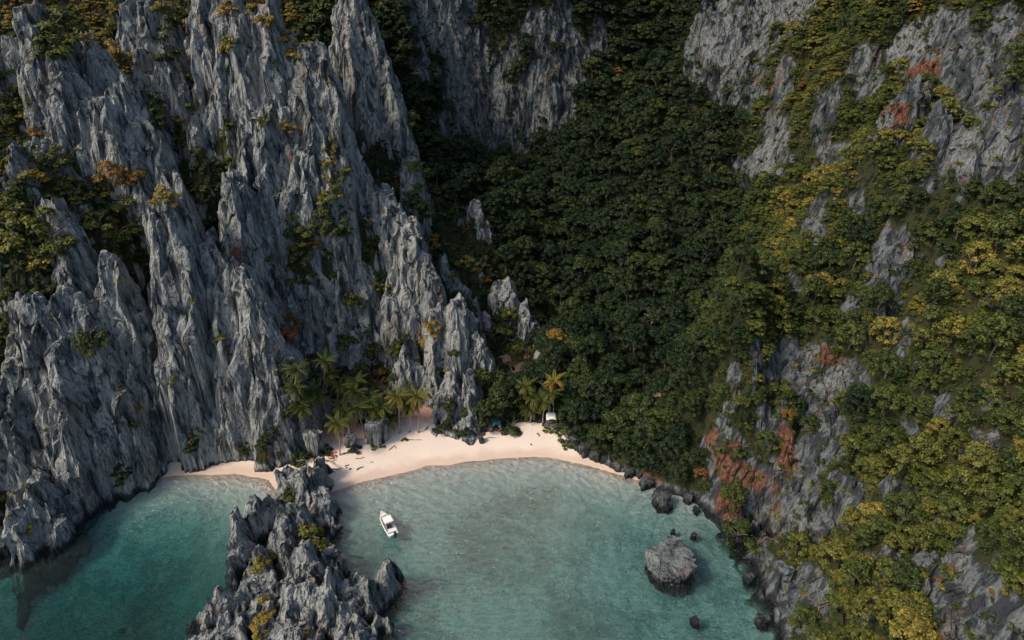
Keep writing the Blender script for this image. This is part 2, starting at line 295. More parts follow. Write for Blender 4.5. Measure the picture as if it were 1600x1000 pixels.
PL = patch(-165, 12, 84, 262, .30, LEFT, .55)
PI = patch(-62, -8, 60, 116, .20, ISLET, 1., base=False, cells=((2.6, 6.5, -1.2, 2.6, 1.5, .6), (1.0, 6., -.4, .8, .6, .45), (.5, 6., -.15, .3, .25, .45)))
PR_ARGS = (-70, 150, 40, 320, .45, RIGHT, .25, True, ((5., 3.2, -2., 3., 2.2, 1.0), (2.2, 4., -1., 1.8, 1.3, .8), (1.0, 4., -.4, .7, .5, .8)))
PR = patch(*PR_ARGS)

# ------------------------------------------------------------------ materials
MATS = {}
def mat(name):
    m = bpy.data.materials.new(name); m.use_nodes = True; nt = m.node_tree
    for n in list(nt.nodes): nt.nodes.remove(n)
    MATS[name] = m
    return m, nt
def node(nt, typ, ins=None, **kw):
    n = nt.nodes.new(typ)
    for k, v in kw.items(): setattr(n, k, v)
    for k, v in (ins or {}).items():
        s = n.inputs[k]
        if isinstance(v, bpy.types.NodeSocket): nt.links.new(v, s)
        else: s.default_value = v
    return n
def mixc(nt, f, a, b, bt='MIX'):
    n = node(nt, 'ShaderNodeMix', data_type='RGBA', blend_type=bt)
    for s, v in ((n.inputs[0], f), (n.inputs[6], a), (n.inputs[7], b)):
        if isinstance(v, bpy.types.NodeSocket): nt.links.new(v, s)
        else: s.default_value = v if not isinstance(v, tuple) else (*v, 1)[:4]
    return n.outputs[2]
def ramp(nt, f, a, b, interp='LINEAR'):
    n = node(nt, 'ShaderNodeMapRange', {0: f, 1: a, 2: b}, clamp=True); n.interpolation_type = 'SMOOTHSTEP'
    return n.outputs[0]
def mth(nt, op, a, b=0.0, c=0.0):
    n = node(nt, 'ShaderNodeMath', {0: a, 1: b, 2: c}, operation=op); return n.outputs[0]
def noise(nt, vec, scale, detail=4, rough=.6, dist=0):
    return node(nt, 'ShaderNodeTexNoise', {'Vector': vec, 'Scale': scale, 'Detail': detail, 'Roughness': rough, 'Distortion': dist}).outputs[0]
def mapv(nt, vec, sc, rot=(0, 0, 0)):
    return node(nt, 'ShaderNodeMapping', {'Vector': vec, 'Scale': sc, 'Rotation': rot}).outputs[0]
def finish(nt, bsdf, vol=None):
    o = node(nt, 'ShaderNodeOutputMaterial'); nt.links.new(bsdf, o.inputs[0])
    if vol: nt.links.new(vol, o.inputs[1])

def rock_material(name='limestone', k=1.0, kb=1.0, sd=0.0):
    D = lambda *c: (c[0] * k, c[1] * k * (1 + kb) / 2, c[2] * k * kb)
    m, nt = mat(name)
    pos = node(nt, 'ShaderNodeNewGeometry').outputs['Position']
    st = mapv(nt, pos, (1, 1, .16))
    big = noise(nt, mapv(nt, pos, (1, 1, .35)), .09, 4, .6)
    streak = noise(nt, st, .55, 5, .65, .3)
    fine = noise(nt, mapv(nt, pos, (1, 1, .3)), 2.2, 5, .7)
    c = mixc(nt, ramp(nt, big, .35, .65), D(.115, .134, .138), D(.245, .262, .254))
    c = mixc(nt, ramp(nt, streak, .42, .62), c, mixc(nt, .75, c, D(.40, .405, .385)))
    c = mixc(nt, ramp(nt, streak, .47 + sd, .37 + sd), c, (.035, .040, .046))
    c = mixc(nt, mth(nt, 'MULTIPLY', ramp(nt, fine, .5, .36), .75), c, (.03, .034, .04))
    warm = noise(nt, mapv(nt, pos, (1, 1, .4)), .25, 5, .65)
    c = mixc(nt, mth(nt, 'MULTIPLY', ramp(nt, warm, .54, .70), .55), c, (.23, .155, .115))
    at_ = node(nt, 'ShaderNodeAttribute', attribute_name='stain')
    sep = node(nt, 'ShaderNodeSeparateColor', {0: at_.outputs['Color']})
    rn = noise(nt, mapv(nt, pos, (1, 1, .5)), .5, 5, .7)
    redm = ramp(nt, mth(nt, 'ADD', mth(nt, 'MULTIPLY', sep.outputs[0], 1.0), mth(nt, 'ADD', mth(nt, 'MULTIPLY', rn, .9), mth(nt, 'MULTIPLY', streak, .5))), 1.26, 1.60)
    c = mixc(nt, mth(nt, 'MULTIPLY', redm, .85), c, mixc(nt, ramp(nt, fine, .35, .6), (.036, .016, .012), (.20, .078, .042)))
    palm = ramp(nt, mth(nt, 'ADD', sep.outputs[1], mth(nt, 'MULTIPLY', streak, 1.3)), 1.12, 1.45)
    c = mixc(nt, palm, c, mixc(nt, ramp(nt, fine, .38, .6), D(.19, .19, .185), D(.48, .46, .42)))
    # undergrowth and moss where plants cover the ground
    cr = None
    gm = ramp(nt, mth(nt, 'ADD', sep.outputs[2], mth(nt, 'MULTIPLY', mth(nt, 'SUBTRACT', fine, .5), .9)), .35, .6)
    c = mixc(nt, gm, c, mixc(nt, fine, (.012, .016, .008), (.05, .05, .022)))
    # black algae band above the tide line
    z = node(nt, 'ShaderNodeSeparateXYZ', {0: pos}).outputs[2]
    wet = mth(nt, 'MULTIPLY', ramp(nt, z, -2.2, -.6), ramp(nt, mth(nt, 'ADD', z, mth(nt, 'MULTIPLY', mth(nt, 'SUBTRACT', streak, .5), 4)), 1.5, .3))
    c = mixc(nt, ramp(nt, z, -.4, -1.6), c, mixc(nt, fine, (.20, .24, .20), (.44, .48, .42)))
    c = mixc(nt, mth(nt, 'MULTIPLY', wet, .85), c, (.018, .02, .024))
    bh = mth(nt, 'ADD', mth(nt, 'MULTIPLY', streak, .8), mth(nt, 'MULTIPLY', fine, .45))
    cr = node(nt, 'ShaderNodeTexVoronoi', {'Vector': mapv(nt, node(nt, 'ShaderNodeVectorMath', {0: pos, 1: node(nt, 'ShaderNodeTexNoise', {'Vector': pos, 'Scale': .8}).outputs[1]}, operation='ADD').outputs[0], (1, 1, .3), (.25, .15, 0)), 'Scale': .55}, feature='DISTANCE_TO_EDGE').outputs[0]
    bh = mth(nt, 'ADD', bh, mth(nt, 'MULTIPLY', ramp(nt, cr, 0, .07), mth(nt, 'MULTIPLY', ramp(nt, warm, .42, .6), mth(nt, 'SUBTRACT', .45, mth(nt, 'MULTIPLY', gm, .45)))))
    bump = node(nt, 'ShaderNodeBump', {'Height': bh, 'Strength': .9, 'Distance': .8})
    b = node(nt, 'ShaderNodeBsdfPrincipled', {'Base Color': c, 'Roughness': .9, 'Specular IOR Level': .2, 'Normal': bump.outputs[0]})
    finish(nt, b.outputs[0]); return m
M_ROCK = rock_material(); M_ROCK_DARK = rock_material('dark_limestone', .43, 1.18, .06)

def sand_material():
    m, nt = mat('sand')
    pos = node(nt, 'ShaderNodeNewGeometry').outputs['Position']
    z = node(nt, 'ShaderNodeSeparateXYZ', {0: pos}).outputs[2]
    n1 = noise(nt, pos, .25, 5, .6); n2 = noise(nt, pos, 2.5, 5, .7)
    c = mixc(nt, n1, (.70, .585, .49), (.79, .68, .59))
    c = mixc(nt, mth(nt, 'MULTIPLY', ramp(nt, n2, .55, .72), .25), c, (.45, .33, .25))
    zz = mth(nt, 'ADD', z, mth(nt, 'MULTIPLY', mth(nt, 'SUBTRACT', n1, .5), .3))
    wet = ramp(nt, zz, .42, .10)
    wet = mth(nt, 'MULTIPLY', wet, ramp(nt, zz, -.15, .02))
    c = mixc(nt, mth(nt, 'MULTIPLY', wet, .65), c, (.56, .40, .30))
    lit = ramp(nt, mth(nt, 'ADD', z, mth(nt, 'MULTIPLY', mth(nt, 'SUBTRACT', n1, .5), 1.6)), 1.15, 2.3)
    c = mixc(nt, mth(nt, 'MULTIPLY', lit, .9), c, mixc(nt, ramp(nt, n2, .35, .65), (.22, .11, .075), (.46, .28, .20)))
    bump = node(nt, 'ShaderNodeBump', {'Height': n2, 'Strength': .3, 'Distance': .2})
    b = node(nt, 'ShaderNodeBsdfPrincipled', {'Base Color': c, 'Roughness': .95, 'Specular IOR Level': .1, 'Normal': bump.outputs[0]})
    finish(nt, b.outputs[0]); return m
def seabed_material():
    m, nt = mat('seabed')
    pos = node(nt, 'ShaderNodeNewGeometry').outputs['Position']
    sx = node(nt, 'ShaderNodeSeparateXYZ', {0: pos})
    z = sx.outputs[2]
    big = noise(nt, pos, .07, 4, .6); mid = noise(nt, pos, .45, 5, .7, .4); fine = noise(nt, pos, 1.7, 4, .7)
    c = mixc(nt, mid, (.76, .76, .71), (.88, .88, .84))
    ripple_grit = noise(nt, mapv(nt, pos, (1, 1.3, 1), (0, 0, .5)), 3.6, 3, .7, .5)  # fine bed mottling, also stands in for the look of surface ripples
    reef = mth(nt, 'ADD', mth(nt, 'MULTIPLY', big, 1.15), mth(nt, 'ADD', mth(nt, 'MULTIPLY', mid, .85), mth(nt, 'ADD', mth(nt, 'MULTIPLY', fine, .6), mth(nt, 'MULTIPLY', ripple_grit, .85))))
    k = mth(nt, 'ADD', reef, mth(nt, 'MULTIPLY', mth(nt, 'SUBTRACT', ramp(nt, z, -.7, -2.0), 1), .42))
    c = mixc(nt, mth(nt, 'MULTIPLY', ramp(nt, k, 1.56, 1.88), .58), c, mixc(nt, fine, (.07, .115, .105), (.20, .29, .26)))
    caustic_rub = mth(nt, 'MULTIPLY', ramp(nt, mth(nt, 'ADD', mth(nt, 'MULTIPLY', ripple_grit, .6), mth(nt, 'MULTIPLY', fine, .4)), .47, .62), ramp(nt, z, -.5, -1.5))  # rubble tone that also paints a caustic-like light pattern into the bed colour
    c = mixc(nt, mth(nt, 'MULTIPLY', caustic_rub, .42), c, (.18, .27, .25))
    b = node(nt, 'ShaderNodeBsdfPrincipled', {'Base Color': c, 'Roughness': 1, 'Specular IOR Level': 0})
    finish(nt, b.outputs[0]); return m
def water_material():
    m, nt = mat('sea_water')
    pos = node(nt, 'ShaderNodeNewGeometry').outputs['Position']
    w1 = noise(nt, mapv(nt, pos, (1, 1.5, 1), (0, 0, .5)), .55, 4, .6, .6); w2 = noise(nt, mapv(nt, pos, (1, 1.8, 1), (0, 0, -.4)), 1.9, 4, .65, .5)
    h = mth(nt, 'ADD', mth(nt, 'MULTIPLY', w1, .75), mth(nt, 'MULTIPLY', w2, .3))
    bump = node(nt, 'ShaderNodeBump', {'Height': h, 'Strength': 1.0, 'Distance': 1.7})
    fr = node(nt, 'ShaderNodeFresnel', {'IOR': 1.36, 'Normal': bump.outputs[0]})
    t = node(nt, 'ShaderNodeBsdfTransparent', {'Color': (.95, .97, .97, 1)})
    g = node(nt, 'ShaderNodeBsdfGlossy', {'Color': (1, 1, 1, 1), 'Roughness': .08, 'Normal': bump.outputs[0]})
    mx = node(nt, 'ShaderNodeMixShader', {0: fr.outputs[0], 1: t.outputs[0], 2: g.outputs[0]})
    va = node(nt, 'ShaderNodeVolumeAbsorption', {'Color': (.05, .69, .68, 1), 'Density': .20})
    finish(nt, mx.outputs[0], va.outputs[0]); return m
M_SAND, M_BED, M_WATER = sand_material(), seabed_material(), water_material()

# ------------------------------------------------------------------ building meshes
def mesh_np(name, V, Fq, mats, attr=None, smooth=False):
    me = bpy.data.meshes.new(name)
    V = np.ascontiguousarray(V, np.float32); Fq = np.ascontiguousarray(Fq, np.int32); k = Fq.shape[1]
    me.vertices.add(len(V)); me.vertices.foreach_set('co', V.ravel())
    me.loops.add(Fq.size); me.loops.foreach_set('vertex_index', Fq.ravel())
    me.polygons.add(len(Fq)); me.polygons.foreach_set('loop_start', np.arange(0, Fq.size, k, dtype=np.int32))
    me.polygons.foreach_set('loop_total', np.full(len(Fq), k, np.int32))
    me.polygons.foreach_set('use_smooth', np.full(len(Fq), bool(smooth)))
    me.update(calc_edges=True)
    for m in (mats if isinstance(mats, (list, tuple)) else [mats]): me.materials.append(m)
    if attr is not None:
        for n, A in attr.items():
            a = me.color_attributes.new(n, 'FLOAT_COLOR', 'POINT')
            a.data.foreach_set('color', np.ascontiguousarray(np.c_[A, np.ones(len(A))], np.float32).ravel())
    return me
def link(name, me, parent=None):
    o = bpy.data.objects.new(name, me); COL.objects.link(o)
    if parent: o.parent = parent
    return o
def empty(name, loc=(0, 0, 0), rz=0):
    o = bpy.data.objects.new(name, None); COL.objects.link(o); o.location = loc; o.rotation_euler = (0, 0, rz); o.empty_display_size = .3
    return o
def tag(o, label=None, cat=None, group=None, kind=None):
    for k, v in (('label', label), ('category', cat), ('group', group), ('kind', kind)):
        if v: o[k] = v
    return o
def submesh(p, facemask, attr):
    ny, nx = p.X.shape
    idx = np.arange(nx * ny).reshape(ny, nx)
    Q = np.stack([idx[:-1, :-1], idx[:-1, 1:], idx[1:, 1:], idx[1:, :-1]], -1)[facemask]
    u, inv = np.unique(Q, return_inverse=True)
    V = np.c_[p.VX.ravel()[u], p.VY.ravel()[u], p.H.ravel()[u]]
    return V, inv.reshape(-1, 4), {k: A.reshape(-1, 3)[u] for k, A in attr.items()}

def ellip(V, c, r):
    return np.sqrt(((V[..., 0] - c[0]) / r[0]) ** 2 + ((V[..., 1] - c[1]) / r[1]) ** 2 + ((V[..., 2] - c[2]) / r[2]) ** 2)
def top_h(x, y):
    """Height of the topmost ground at (x, y)."""
    x = np.asarray(x, float); y = np.asarray(y, float)
    h = sand_h(x, y)
    for p in (PL, PI, PR):
        ny, nx = p.H.shape
        ins = (x > p.x0 + 1) & (x < p.x0 + (nx - 2) * p.d) & (y > p.y0 + 1) & (y < p.y0 + (ny - 2) * p.d)
        if p is PR: ins &= right_side(x, y)
        if p is PL: ins &= ~right_side(x, y)
        h = np.where(ins, np.maximum(h, bil(p.H, p.x0, p.y0, p.d, x, y)), h)
    return h
def right_side(x, y):
    # the join of the two rock sheets runs up behind the left massif
    return x > np.interp(y, [0, 128, 140, 150, 175, 190, 205, 222, 258, 262], [-8, -8, 2, 10, 6, -8, -30, -62, -66, -260])
def cast(px, py, y0=60., y1=330.):
    px = np.atleast_1d(np.asarray(px, float)); py = np.atleast_1d(np.asarray(py, float))
    u = (px - 800) / F; v = (py - 500) / F; hit = np.full(px.shape, np.nan); 
    ys = np.arange(y0, y1, .5)
    c = ys[None] / (CT - v * ST)[:, None]
    X = u[:, None] * c; Z = CAMH - c * (ST + v * CT)[:, None]; YY = np.broadcast_to(ys[None], X.shape)
    below = Z < top_h(X, YY)
    k = np.argmax(below, 1); ok = below.any(1); r = np.arange(len(px))
    return np.c_[X[r, k], YY[r, k], Z[r, k]], ok

# ---- stains: patches of iron-red, pale fresh rock and plant cover, as ellipsoids standing in the rock
RED = [(1440, 110, 26, 30), (1398, 165, 24, 34), (1190, 750, 40, 40), (1205, 830, 30, 26), (1130, 720, 30, 40), (1225, 700, 18, 60), (1300, 560, 26, 22), (1110, 690, 16, 30), (1310, 520, 14, 18), (1240, 650, 16, 26), (715, 150, 12, 30), (1020, 735, 30, 14), (1075, 755, 30, 14), (1140, 790, 30, 30), (370, 405, 8, 14)]
PALE = [(690, 40, 45, 70), (720, 140, 18, 60), (775, 160, 22, 40), (1150, 60, 50, 60), (1240, 10, 60, 40), (1205, 250, 34, 45), (1380, 200, 14, 30), (850, 180, 26, 40), (1430, 60, 30, 40), (1255, 830, 18, 50), (1540, 240, 60, 40), (1300, 590, 20, 30)]
EXPO = [(1150, 60, 55, 75), (1245, 12, 60, 42), (1205, 255, 42, 55), (1300, 255, 16, 30), (1410, 140, 42, 60), (1460, 75, 40, 60), (1545, 215, 85, 75), (1520, 130, 40, 60), (1560, 60, 40, 40), (1485, 265, 22, 18), (1228, 450, 24, 40), (1400, 410, 34, 40), (1385, 480, 22, 50), (1478, 420, 26, 16),
        (1240, 570, 30, 50), (1300, 590, 28, 40), (1270, 560, 26, 26), (1205, 660, 18, 50), (1265, 790, 32, 90), (1190, 770, 48, 50), (1205, 830, 36, 30), (1125, 720, 28, 50), (1245, 920, 30, 50), (1480, 935, 90, 50), (1370, 890, 34, 40), (1145, 605, 12, 30), (1395, 760, 16, 18), (1470, 640, 22, 24), (1300, 670, 14, 40), (1500, 850, 26, 22), (1170, 890, 40, 40), (1350, 950, 26, 26),
        (1330, 500, 10, 36), (1420, 560, 9, 36), (1530, 700, 11, 28), (1450, 830, 12, 36), (1560, 480, 10, 22), (1340, 330, 9, 26), (1180, 570, 9, 36), (1270, 640, 12, 46), (1216, 600, 14, 50), (1330, 790, 12, 40), (1265, 335, 10, 40), (1290, 180, 13, 34), (1350, 120, 13, 36), (1225, 130, 12, 34), (900, 100, 18, 50), (880, 30, 20, 30), (940, 60, 13, 36), (660, 90, 15, 50), (1420, 680, 9, 26), (1550, 620, 9, 24),
        (690, 40, 50, 80), (725, 140, 40, 80), (780, 170, 40, 60), (850, 150, 50, 60), (700, 200, 20, 30), (740, 320, 14, 40), (840, 60, 30, 30)]
def ells(lst):
    P, ok = cast([a[0] for a in lst], [a[1] for a in lst])
    out = []
    for a, p, k in zip(lst, P, ok):
        if not k: continue
        s = math.hypot(p[1], CAMH - p[2]) / F
        out.append((p, (a[2] * s, max(a[2], a[3]) * s * 1.1, a[3] * s * 1.15)))
    return out
RED, PALE, EXPO = ells(RED), ells(PALE), ells(EXPO)
def field(V, lst):
    f = np.zeros(V.shape[:-1])
    nz = 1.5 * (vnoise3(V[..., 0] * .2, V[..., 1] * .2, V[..., 2] * .13, 91) - .5) + .9 * (vnoise3(V[..., 0] * .6, V[..., 1] * .6, V[..., 2] * .4, 92) - .5)
    for c, r in lst: f = np.maximum(f, np.clip((1.45 - ellip(V, c, r) + nz * .7) * (ellip(V, c, r) < 1.9), 0, 1))
    return f
PR = patch(*PR_ARGS, expo=field(np.stack([PR.X, PR.Y, PR.H], -1), EXPO))
for p in (PL, PI, PR):
    V = np.stack([p.X, p.Y, p.H], -1)
    red, pale = field(V, RED), field(V, PALE)
    p.expo = field(V, EXPO) if p is PR else np.zeros(p.X.shape)
    gy, gx = np.gradient(p.H, p.d); p.slope = np.hypot(gx, gy)
    if p is PR: veg = np.clip(1 - 1.9 * p.expo * sstep(.16, .40, .55 * fbm2(p.X * .16, p.Y * .16, 3, 95) + .45 * vnoise3(p.X * .25, p.Y * .25, p.H * .2, 96)), 0, 1) * np.where(p.ID >= 0, .55, 1)
    elif p is PL: veg = np.where(p.ID >= 0, 0, .75) * (1 - sstep(2.5, 5, p.slope)) 
    else: veg = np.zeros(p.X.shape)
    veg = veg * sstep(.5, 3, p.H)
    p.attr = {'stain': np.stack([red, pale, veg], -1)}
    xc = .25 * (p.X[:-1, :-1] + p.X[1:, 1:]) * 2; yc = .5 * (p.Y[:-1, :-1] + p.Y[1:, 1:])
    sh = sand_h(xc, yc); hm = np.maximum.reduce([p.H[:-1, :-1], p.H[1:, :-1], p.H[:-1, 1:], p.H[1:, 1:]])
    p.keep = hm > sh - .8
    rs = right_side(xc, yc)
    if p is PL: p.keep &= ~rs
    if p is PR: p.keep &= right_side(xc + 1.5, yc)
    p.fid = p.ID[:-1, :-1]

# ---- setting objects
cliff = None
for p in (PL, PI, PR):
    cnt = np.bincount(p.fid[p.keep & (p.fid >= 0)], minlength=200); p.fid = np.where((p.fid >= 0) & (cnt[np.maximum(p.fid, 0)] < 40), -1, p.fid)
V, Q, A = submesh(PL, PL.keep & (PL.fid < 0), PL.attr)
cliff = tag(link('limestone_cliff', mesh_np('limestone_cliff', V, Q, M_ROCK, A)), kind='structure')
for i in range(len(LEFT)):
    f = PL.keep & (PL.fid == i)
    if f.sum() < 40: continue
    V, Q, A = submesh(PL, f, PL.attr); link('pinnacle', mesh_np('pinnacle', V, Q, M_ROCK, A), cliff)
spit = None
main = PI.keep & (PI.X[:-1, :-1] > -1e9)
spit = tag(empty('rock_spit', (-33, 92, 0)), 'jagged grey limestone spit with yellow shrubs dividing the two coves', 'rock')
for i in range(len(ISLET)):
    f = PI.keep & (PI.fid == i)
    if f.sum() < 40: continue
    V, Q, A = submesh(PI, f, PI.attr); link('pinnacle', mesh_np('pinnacle', V - np.array([-33, 92, 0]), Q, M_ROCK, A), spit)
V, Q, A = submesh(PR, PR.keep & (PR.fid < 0), PR.attr)
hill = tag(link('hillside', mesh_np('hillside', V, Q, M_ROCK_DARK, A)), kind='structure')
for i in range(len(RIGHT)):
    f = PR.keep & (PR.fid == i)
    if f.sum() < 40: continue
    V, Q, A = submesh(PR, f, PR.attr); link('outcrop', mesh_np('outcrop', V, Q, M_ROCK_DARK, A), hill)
# sand and sea bed
gx = np.arange(-240, 120, .8); gy = np.arange(-60, 165, .8)
SX, SY = np.meshgrid(gx, gy); SZ = sand_h(SX, SY)
class G: pass
g = G(); g.X, g.Y, g.VX, g.VY, g.H = SX, SY, SX, SY, SZ
hm = .25 * (SZ[:-1, :-1] + SZ[1:, 1:] + SZ[1:, :-1] + SZ[:-1, 1:])
for nm, msk, mm in (('beach', hm > -.25, M_SAND), ('seabed', hm <= -.25, M_BED)):
    V, Q, A = submesh(g, msk, {}); tag(link(nm, mesh_np(nm, V, Q, mm, smooth=True)), kind='structure')
# water body
wx0, wx1, wy0, wy1, zb = -239., 119., -59., 164., -40.
V = np.array([(wx0, wy0, zb), (wx1, wy0, zb), (wx1, wy1, zb), (wx0, wy1, zb), (wx0, wy0, 0), (wx1, wy0, 0), (wx1, wy1, 0), (wx0, wy1, 0)])
Q = np.array([(3, 2, 1, 0), (4, 5, 6, 7), (0, 1, 5, 4), (1, 2, 6, 5), (2, 3, 7, 6), (3, 0, 4, 7)])
tag(link('sea_water', mesh_np('sea_water', V, Q, M_WATER)), kind='structure')
#@@REST
# ------------------------------------------------------------------ plants
def leaf_material():
    m, nt = mat('leaves')
    tint = node(nt, 'ShaderNodeAttribute', attribute_name='tint', attribute_type='INSTANCER').outputs['Fac']
    rnd = node(nt, 'ShaderNodeAttribute', attribute_name='leafrnd').outputs['Fac']
    t = mth(nt, 'ADD', tint, mth(nt, 'MULTIPLY', mth(nt, 'SUBTRACT', rnd, .5), .22))
    r = node(nt, 'ShaderNodeValToRGB', {0: t}); e = r.color_ramp.elements
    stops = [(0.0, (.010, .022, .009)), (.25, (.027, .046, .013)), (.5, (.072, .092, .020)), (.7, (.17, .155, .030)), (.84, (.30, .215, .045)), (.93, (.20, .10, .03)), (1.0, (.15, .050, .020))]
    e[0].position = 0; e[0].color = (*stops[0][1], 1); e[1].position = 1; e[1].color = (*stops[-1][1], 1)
    for p, c in stops[1:-1]:
        x = e.new(p); x.color = (*c, 1)
    br = node(nt, 'ShaderNodeMapRange', {0: rnd, 3: .6, 4: 1.5}).outputs[0]
    c = mixc(nt, 1.0, r.outputs[0], node(nt, 'ShaderNodeCombineColor', {0: br, 1: br, 2: br}).outputs[0], 'MULTIPLY')
    d = node(nt, 'ShaderNodeBsdfPrincipled', {'Base Color': c, 'Roughness': .55, 'Specular IOR Level': .25})
    tr = node(nt, 'ShaderNodeBsdfTranslucent', {'Color': c})
    mx = node(nt, 'ShaderNodeMixShader', {0: .25, 1: d.outputs[0], 2: tr.outputs[0]})
    finish(nt, mx.outputs[0]); return m
def simple(name, col, rough=.8, var=.0, scale=3., metal=0, spec=.3, str_=(1, 1, 1)):
    m, nt = mat(name)
    if var:
        pos = node(nt, 'ShaderNodeTexCoord').outputs['Object']
        n = noise(nt, mapv(nt, pos, str_), scale, 5, .65)
        c = mixc(nt, ramp(nt, n, .3, .7), tuple(x * (1 - var) for x in col), tuple(min(1, x * (1 + var)) for x in col))
    else: c = (*col, 1)
    b = node(nt, 'ShaderNodeBsdfPrincipled', {'Base Color': c, 'Roughness': rough, 'Metallic': metal, 'Specular IOR Level': spec})
    finish(nt, b.outputs[0]); return m
M_LEAF = leaf_material()
M_BARK = simple('bark', (.13, .105, .085), .9, .4, 2.0)
M_PALMT = simple('palm_bark', (.30, .25, .20), .9, .35, 3.0, str_=(1, 1, 6))
M_DEAD = simple('dead_wood', (.24, .20, .165), .9, .35, 3.0)
M_DRIFT = simple('driftwood', (.10, .075, .06), .9, .4, 4.0)

def rand_unit(n, r):
    v = r.normal(size=(n, 3)); return v / np.linalg.norm(v, axis=1, keepdims=True)
def leaf_quads(P, N, size, r, long=1.5):
    """Pointed leaf sprays: kite-shaped quads at P facing roughly N."""
    n = len(P); a = np.cross(N, rand_unit(n, r)); a /= np.linalg.norm(a, axis=1, keepdims=True) + 1e-9
    b = np.cross(N, a); s = (size * (.65 + .7 * r.rand(n)))[:, None]
    V = np.stack([P - a * s * long * .5, P + b * s * .45 + a * s * .05 - N * s * .08, P + a * s * long * .5, P - b * s * .45 + a * s * .05 - N * s * .08], 1).reshape(-1, 3)
    return V, np.arange(4 * n).reshape(n, 4)
def crown_mesh(seed, kind):
    """Unit crown (radius about 1, its foot at z = 0), built from clumps of leaves."""
    r = np.random.RandomState(seed); C = []; Rr = []
    if kind == 'tree':
        nl = r.randint(20, 28); top = .9 + .6 * r.rand()
        for i in range(nl):
            a = 2.4 * i + r.rand() * .8; q = math.sqrt((i + .5) / nl) * .78
            C.append((q * math.cos(a) * (1 + .25 * (r.rand() - .5)), q * math.sin(a) * (1 + .25 * (r.rand() - .5)), .55 + top * (1 - q * q) * .75 + .22 * (r.rand() - .5))); Rr.append(.17 + .15 * r.rand())
        for i in range(6):
            a = r.rand() * 6.28; C.append((.7 * math.cos(a), .7 * math.sin(a), .35 + .2 * r.rand())); Rr.append(.22 + .08 * r.rand())
        per, ls = 66, .092
    elif kind == 'shrub':
        nl = r.randint(9, 13)
        for i in range(nl):
            a = 2.4 * i + r.rand(); q = math.sqrt((i + .3) / nl) * .75
            C.append((q * math.cos(a), q * math.sin(a), -.45 + 1.15 * r.rand() * (1.15 - q * q))); Rr.append(.26 + .14 * r.rand())
        per, ls = 105, .115
    else:                                                   # hanging strip of growth on a face
        nl = 14
        for i in range(nl):
            C.append(((r.rand() - .5) * 1.0, (r.rand() - .5) * .7, -.9 + 1.9 * i / nl)); Rr.append(.25 + .14 * r.rand())
        per, ls = 62, .13
    Vs, Qs, Rn = [], [], []; off = 0
    for c, rr in zip(C, Rr):
        u = rand_unit(per, r); u[:, 2] = np.where(u[:, 2] < -.25, -u[:, 2] * .6, u[:, 2])
        P = np.array(c) + u * rr * np.array([1, 1, .72]) * (.72 + .4 * r.rand(per)[:, None])
        N = u * .8 + np.array([0, 0, .55]) + .55 * rand_unit(per, r); N /= np.linalg.norm(N, axis=1, keepdims=True)
        V, Q = leaf_quads(P, N, ls, r)
        Vs.append(V); Qs.append(Q + off); off += len(V)
        Rn.append(np.repeat(np.clip(.5 + .22 * (r.rand() - .5) * 2 + .25 * r.normal(size=per), 0, 1), 4))
    me = mesh_np('crown', np.concatenate(Vs), np.concatenate(Qs), M_LEAF)
    a = me.attributes.new('leafrnd', 'FLOAT', 'POINT'); a.data.foreach_set('value', np.concatenate(Rn).astype(np.float32))
    return me
def tube(P, R, n=6, close=True):
    P = [Vector(p) for p in P]; V = []; Q = []
    for i, p in enumerate(P):
        d = (P[min(i + 1, len(P) - 1)] - P[max(i - 1, 0)]).normalized()
        x = d.orthogonal().normalized() if abs(d.z) > .99 else d.cross(Vector((0, 0, 1))).normalized(); y = d.cross(x)
        for k in range(n):
            a = 2 * math.pi * k / n; V.append(p + (x * math.cos(a) + y * math.sin(a)) * R[i])
    for i in range(len(P) - 1):
        for k in range(n):
            Q.append((i * n + k, i * n + (k + 1) % n, (i + 1) * n + (k + 1) % n, (i + 1) * n + k))
    if close and n == 6:
        for b in (0, (len(P) - 1) * n): Q += [(b, b + 1, b + 2, b + 3), (b, b + 3, b + 4, b + 5)]
    return [tuple(v) for v in V], Q
class MB:
    def __init__(s): s.V = []; s.Q = []
    def add(s, V, Q):
        o = len(s.V); s.V += list(V); s.Q += [tuple(o + i for i in f) for f in Q]; return s
    def tube(s, P, R, n=6): return s.add(*tube(P, R, n))
    def box(s, c, d, M=None):
        x, y, z = d[0] / 2, d[1] / 2, d[2] / 2
        V = [Vector((a * x, b * y, e * z)) for e in (-1, 1) for b in (-1, 1) for a in (-1, 1)]
        if M: V = [M @ v for v in V]
        V = [tuple(v + Vector(c)) for v in V]
        return s.add(V, [(0, 2, 3, 1), (4, 5, 7, 6), (0, 1, 5, 4), (2, 6, 7, 3), (0, 4, 6, 2), (1, 3, 7, 5)])
    def mesh(s, name, m, smooth=False):
        me = bpy.data.meshes.new(name); me.from_pydata(s.V, [], s.Q); me.materials.append(m)
        me.polygons.foreach_set('use_smooth', [bool(smooth)] * len(me.polygons))
        return me
    def build(s, name, m, parent=None, smooth=False): return link(name, s.mesh(name, m, smooth), parent)
TREE_CROWN = [crown_mesh(10 + i, 'tree') for i in range(9)]
SHRUB_CROWN = [crown_mesh(40 + i, 'shrub') for i in range(5)]
HANG_CROWN = [crown_mesh(60 + i, 'hang') for i in range(3)]
